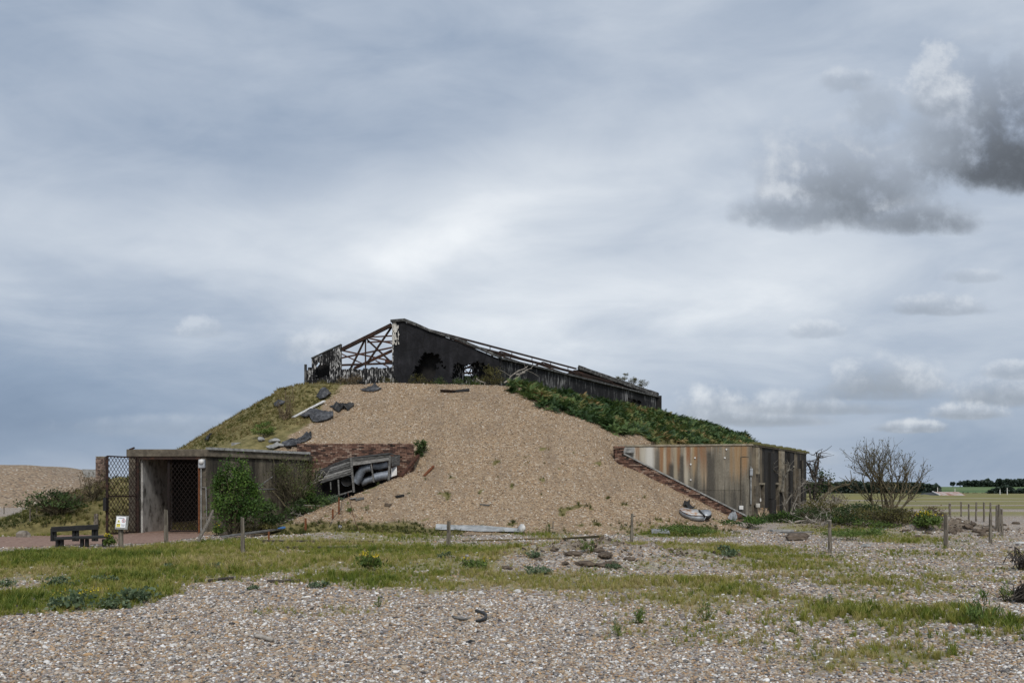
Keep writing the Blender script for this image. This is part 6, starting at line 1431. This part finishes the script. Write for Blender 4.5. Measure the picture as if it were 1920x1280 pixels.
def tuft_mesh(seed, nb=15, h=1.0, spread=.75, w=.032):
    g = np.random.default_rng(seed); V = []; Fs = []
    for b in range(nb):
        a = g.uniform(0, 6.28); r0 = g.uniform(0, .16); ln = h * g.uniform(.5, 1.05); out = spread * g.uniform(.2, 1) * ln; wd = w * g.uniform(.6, 1.2)
        bx, by = r0 * math.cos(a), r0 * math.sin(a); px_, py_ = -math.sin(a) * wd, math.cos(a) * wd; i = len(V)
        V += [(bx - px_, by - py_, 0), (bx + px_, by + py_, 0), (bx + out * .35 * math.cos(a) + px_ * .8, by + out * .35 * math.sin(a) + py_ * .8, ln * .6), (bx + out * .35 * math.cos(a) - px_ * .8, by + out * .35 * math.sin(a) - py_ * .8, ln * .6), (bx + out * math.cos(a), by + out * math.sin(a), ln)]
        Fs += [(i, i + 1, i + 2, i + 3), (i + 3, i + 2, i + 4)]
    me = bpy.data.meshes.new('grass_tuft'); me.from_pydata(V, [], Fs); return me
gc = hidden_coll('grass_tufts', [tuft_mesh(i) for i in range(10)], 'grass_blade')
tc_ = hidden_coll('turf_tufts', [tuft_mesh(i + 30) for i in range(8)], 'turf_blade')
GX, GY = [], []
for y0, y1, dn in ((7, 12, 190), (12, 18, 170), (18, 26, 110), (26, 36, 60), (36, 48, 18)):
    x, y = fan(y0, y1, dn); GX.append(x); GY.append(y)
x, y = np.concatenate(GX), np.concatenate(GY); g = grassy(x, y); dd_ = dirty(x, y)
k = (nr.uniform(0, 1, len(x)) < np.clip(g * 1.08 - .20, 0, 1) ** 1.15 * (1 - .35 * np.clip(dd_, 0, 1))) & (mound(x, y) < ground(x, y) + .25) & ~path_keep(x, y, x * 0)
x, y, g = x[k], y[k], g[k]; n = len(x); hh = (.045 + .115 * nr.beta(2, 3.4, n)) * (.5 + .65 * g) * (1 + .5 * ss(fbm(x / 1.3, y / 1.3, 101), .5, .7))
dens_n = fbm(x / 2.5, y / 2.5, 111)
green = ss(x, 4, 9) * ss(-y, -17, -12) * .25
scatter('grass', 'short wiry grass growing through the shingle', 'grass', np.stack([x, y, H(x, y) - .01], 1), np.stack([nr.normal(0, .15, n), nr.normal(0, .15, n), nr.uniform(0, 6.28, n)], 1),
        np.stack([hh * 1.1, hh * 1.1, hh], 1), np.clip(.61 + .9 * (dens_n - .5) + nr.normal(0, .17, n) - green - .18 * (g - .6), .02, .98), gc, 10)
# turf of the mound and bank, weeds along its toe
x = nr.uniform(-27, 14, 70000); y = nr.uniform(33, 62, 70000); g = mgrass(x, y); z = mound(x, y)
k = (nr.uniform(0, 1, len(x)) < np.clip(g * 1.2 - .25, 0, 1) * (.45 + .5 * ss(fbm(x / 1.1, y / 1.1, 121), .35, .6))) & (z > ground(x, y) - .05) & ~((x > -15.4) & (x < -9.2) & (y < 43))
k &= ~((y > 50.8 + (x + 1) * -.2) & (x > -13.5) & (x < 0))
x, y, z = x[k], y[k], z[k]; n = len(x); hh = .09 + .17 * nr.beta(2, 4, n); hh = hh * np.where(z < 1.2, 1.1, 1.0)
scatter('turf', 'straw and green turf on the mound slopes', 'grass', np.stack([x, y, z - .02], 1), np.stack([nr.normal(0, .25, n), nr.normal(0, .25, n), nr.uniform(0, 6.28, n)], 1), np.stack([hh * 1.5, hh * 1.5, hh], 1),
        np.clip(np.where(z > 2.6, .58, .34) + 1.1 * (fbm(x / 1.8, y / 1.8, 131) - .5) + nr.normal(0, .15, n), .02, .98), tc_, 8)
# bracken bank
def frond_mesh(seed):
    g = np.random.default_rng(seed); V = []; Fs = []
    for f in range(7):
        a = f * 6.28 / 7 + g.uniform(-.3, .3); L = g.uniform(.75, 1.1); d = np.array([math.cos(a), math.sin(a), 0]); sd = np.array([-math.sin(a), math.cos(a), 0]); el = g.uniform(.7, 1.2)
        def rib(t): return d * (L * .85 * t * (.55 + .3 * t)) + np.array([0, 0, L * (el * t - .62 * t * t)])
        for k in range(9):
            t = .18 + .8 * k / 9; w = .34 * L * (1 - t) ** .8 * g.uniform(.85, 1.15) + .02; p = rib(t); q = rib(min(t + .085, 1)); i = len(V)
            for sg_ in (1, -1):
                tip = (p + q) / 2 + sd * sg_ * w + d * .05 - np.array([0, 0, .18 * w]); i = len(V); V += [tuple(p), tuple(q), tuple(tip)]; Fs.append((i, i + 1, i + 2))
    me = bpy.data.meshes.new('fern'); me.from_pydata(V, [], Fs); return me
fc_ = hidden_coll('ferns', [frond_mesh(i) for i in range(7)], 'fern_frond')
x = nr.uniform(-2, 30, 16000); y = nr.uniform(46, 92, 16000); z = mound(x, y); px, py = proj(x, y, z)
wob = 16 * (fbm(x / 2.2, y / 2.2, 141) - .5) + 14 * (fbm(x / .7, y / .7, 143) - .5) + nr.normal(0, 2.5, len(x))
side = (x - BR[0]) * SD.y - (y - BR[1]) * SD.x      # >0 on the right of the building's long wall
vis = inpoly(px + wob, py + wob, FERN_PX) | ((side / SL > .9) & (px > 1080) & (px < 1440) & (py > 740) & (y > 58) & (z > 2.6))
k = vis & (side / SL > .45) & (z > 2.3) & ~((y < 57) & (x > 4.5) & (py > 832))
x, y, z = x[k], y[k], z[k]; n = len(x); hh = .42 + .30 * nr.beta(2, 2, n) + .75 * np.clip(fbm(x / 1.1, y / 1.1, 151) - .35, 0, 1)
scatter('bracken', 'dense dark green bracken along the right slope beside the ruin', 'bracken', np.stack([x, y, z - .03], 1), np.stack([nr.normal(0, .3, n), nr.normal(0, .3, n), nr.uniform(0, 6.28, n)], 1), np.stack([hh, hh, hh], 1),
        np.clip(.48 + 1.25 * (fbm(x / 1.6, y / 1.6, 161) - .5) + nr.normal(0, .19, n), .02, .99), fc_, 7)
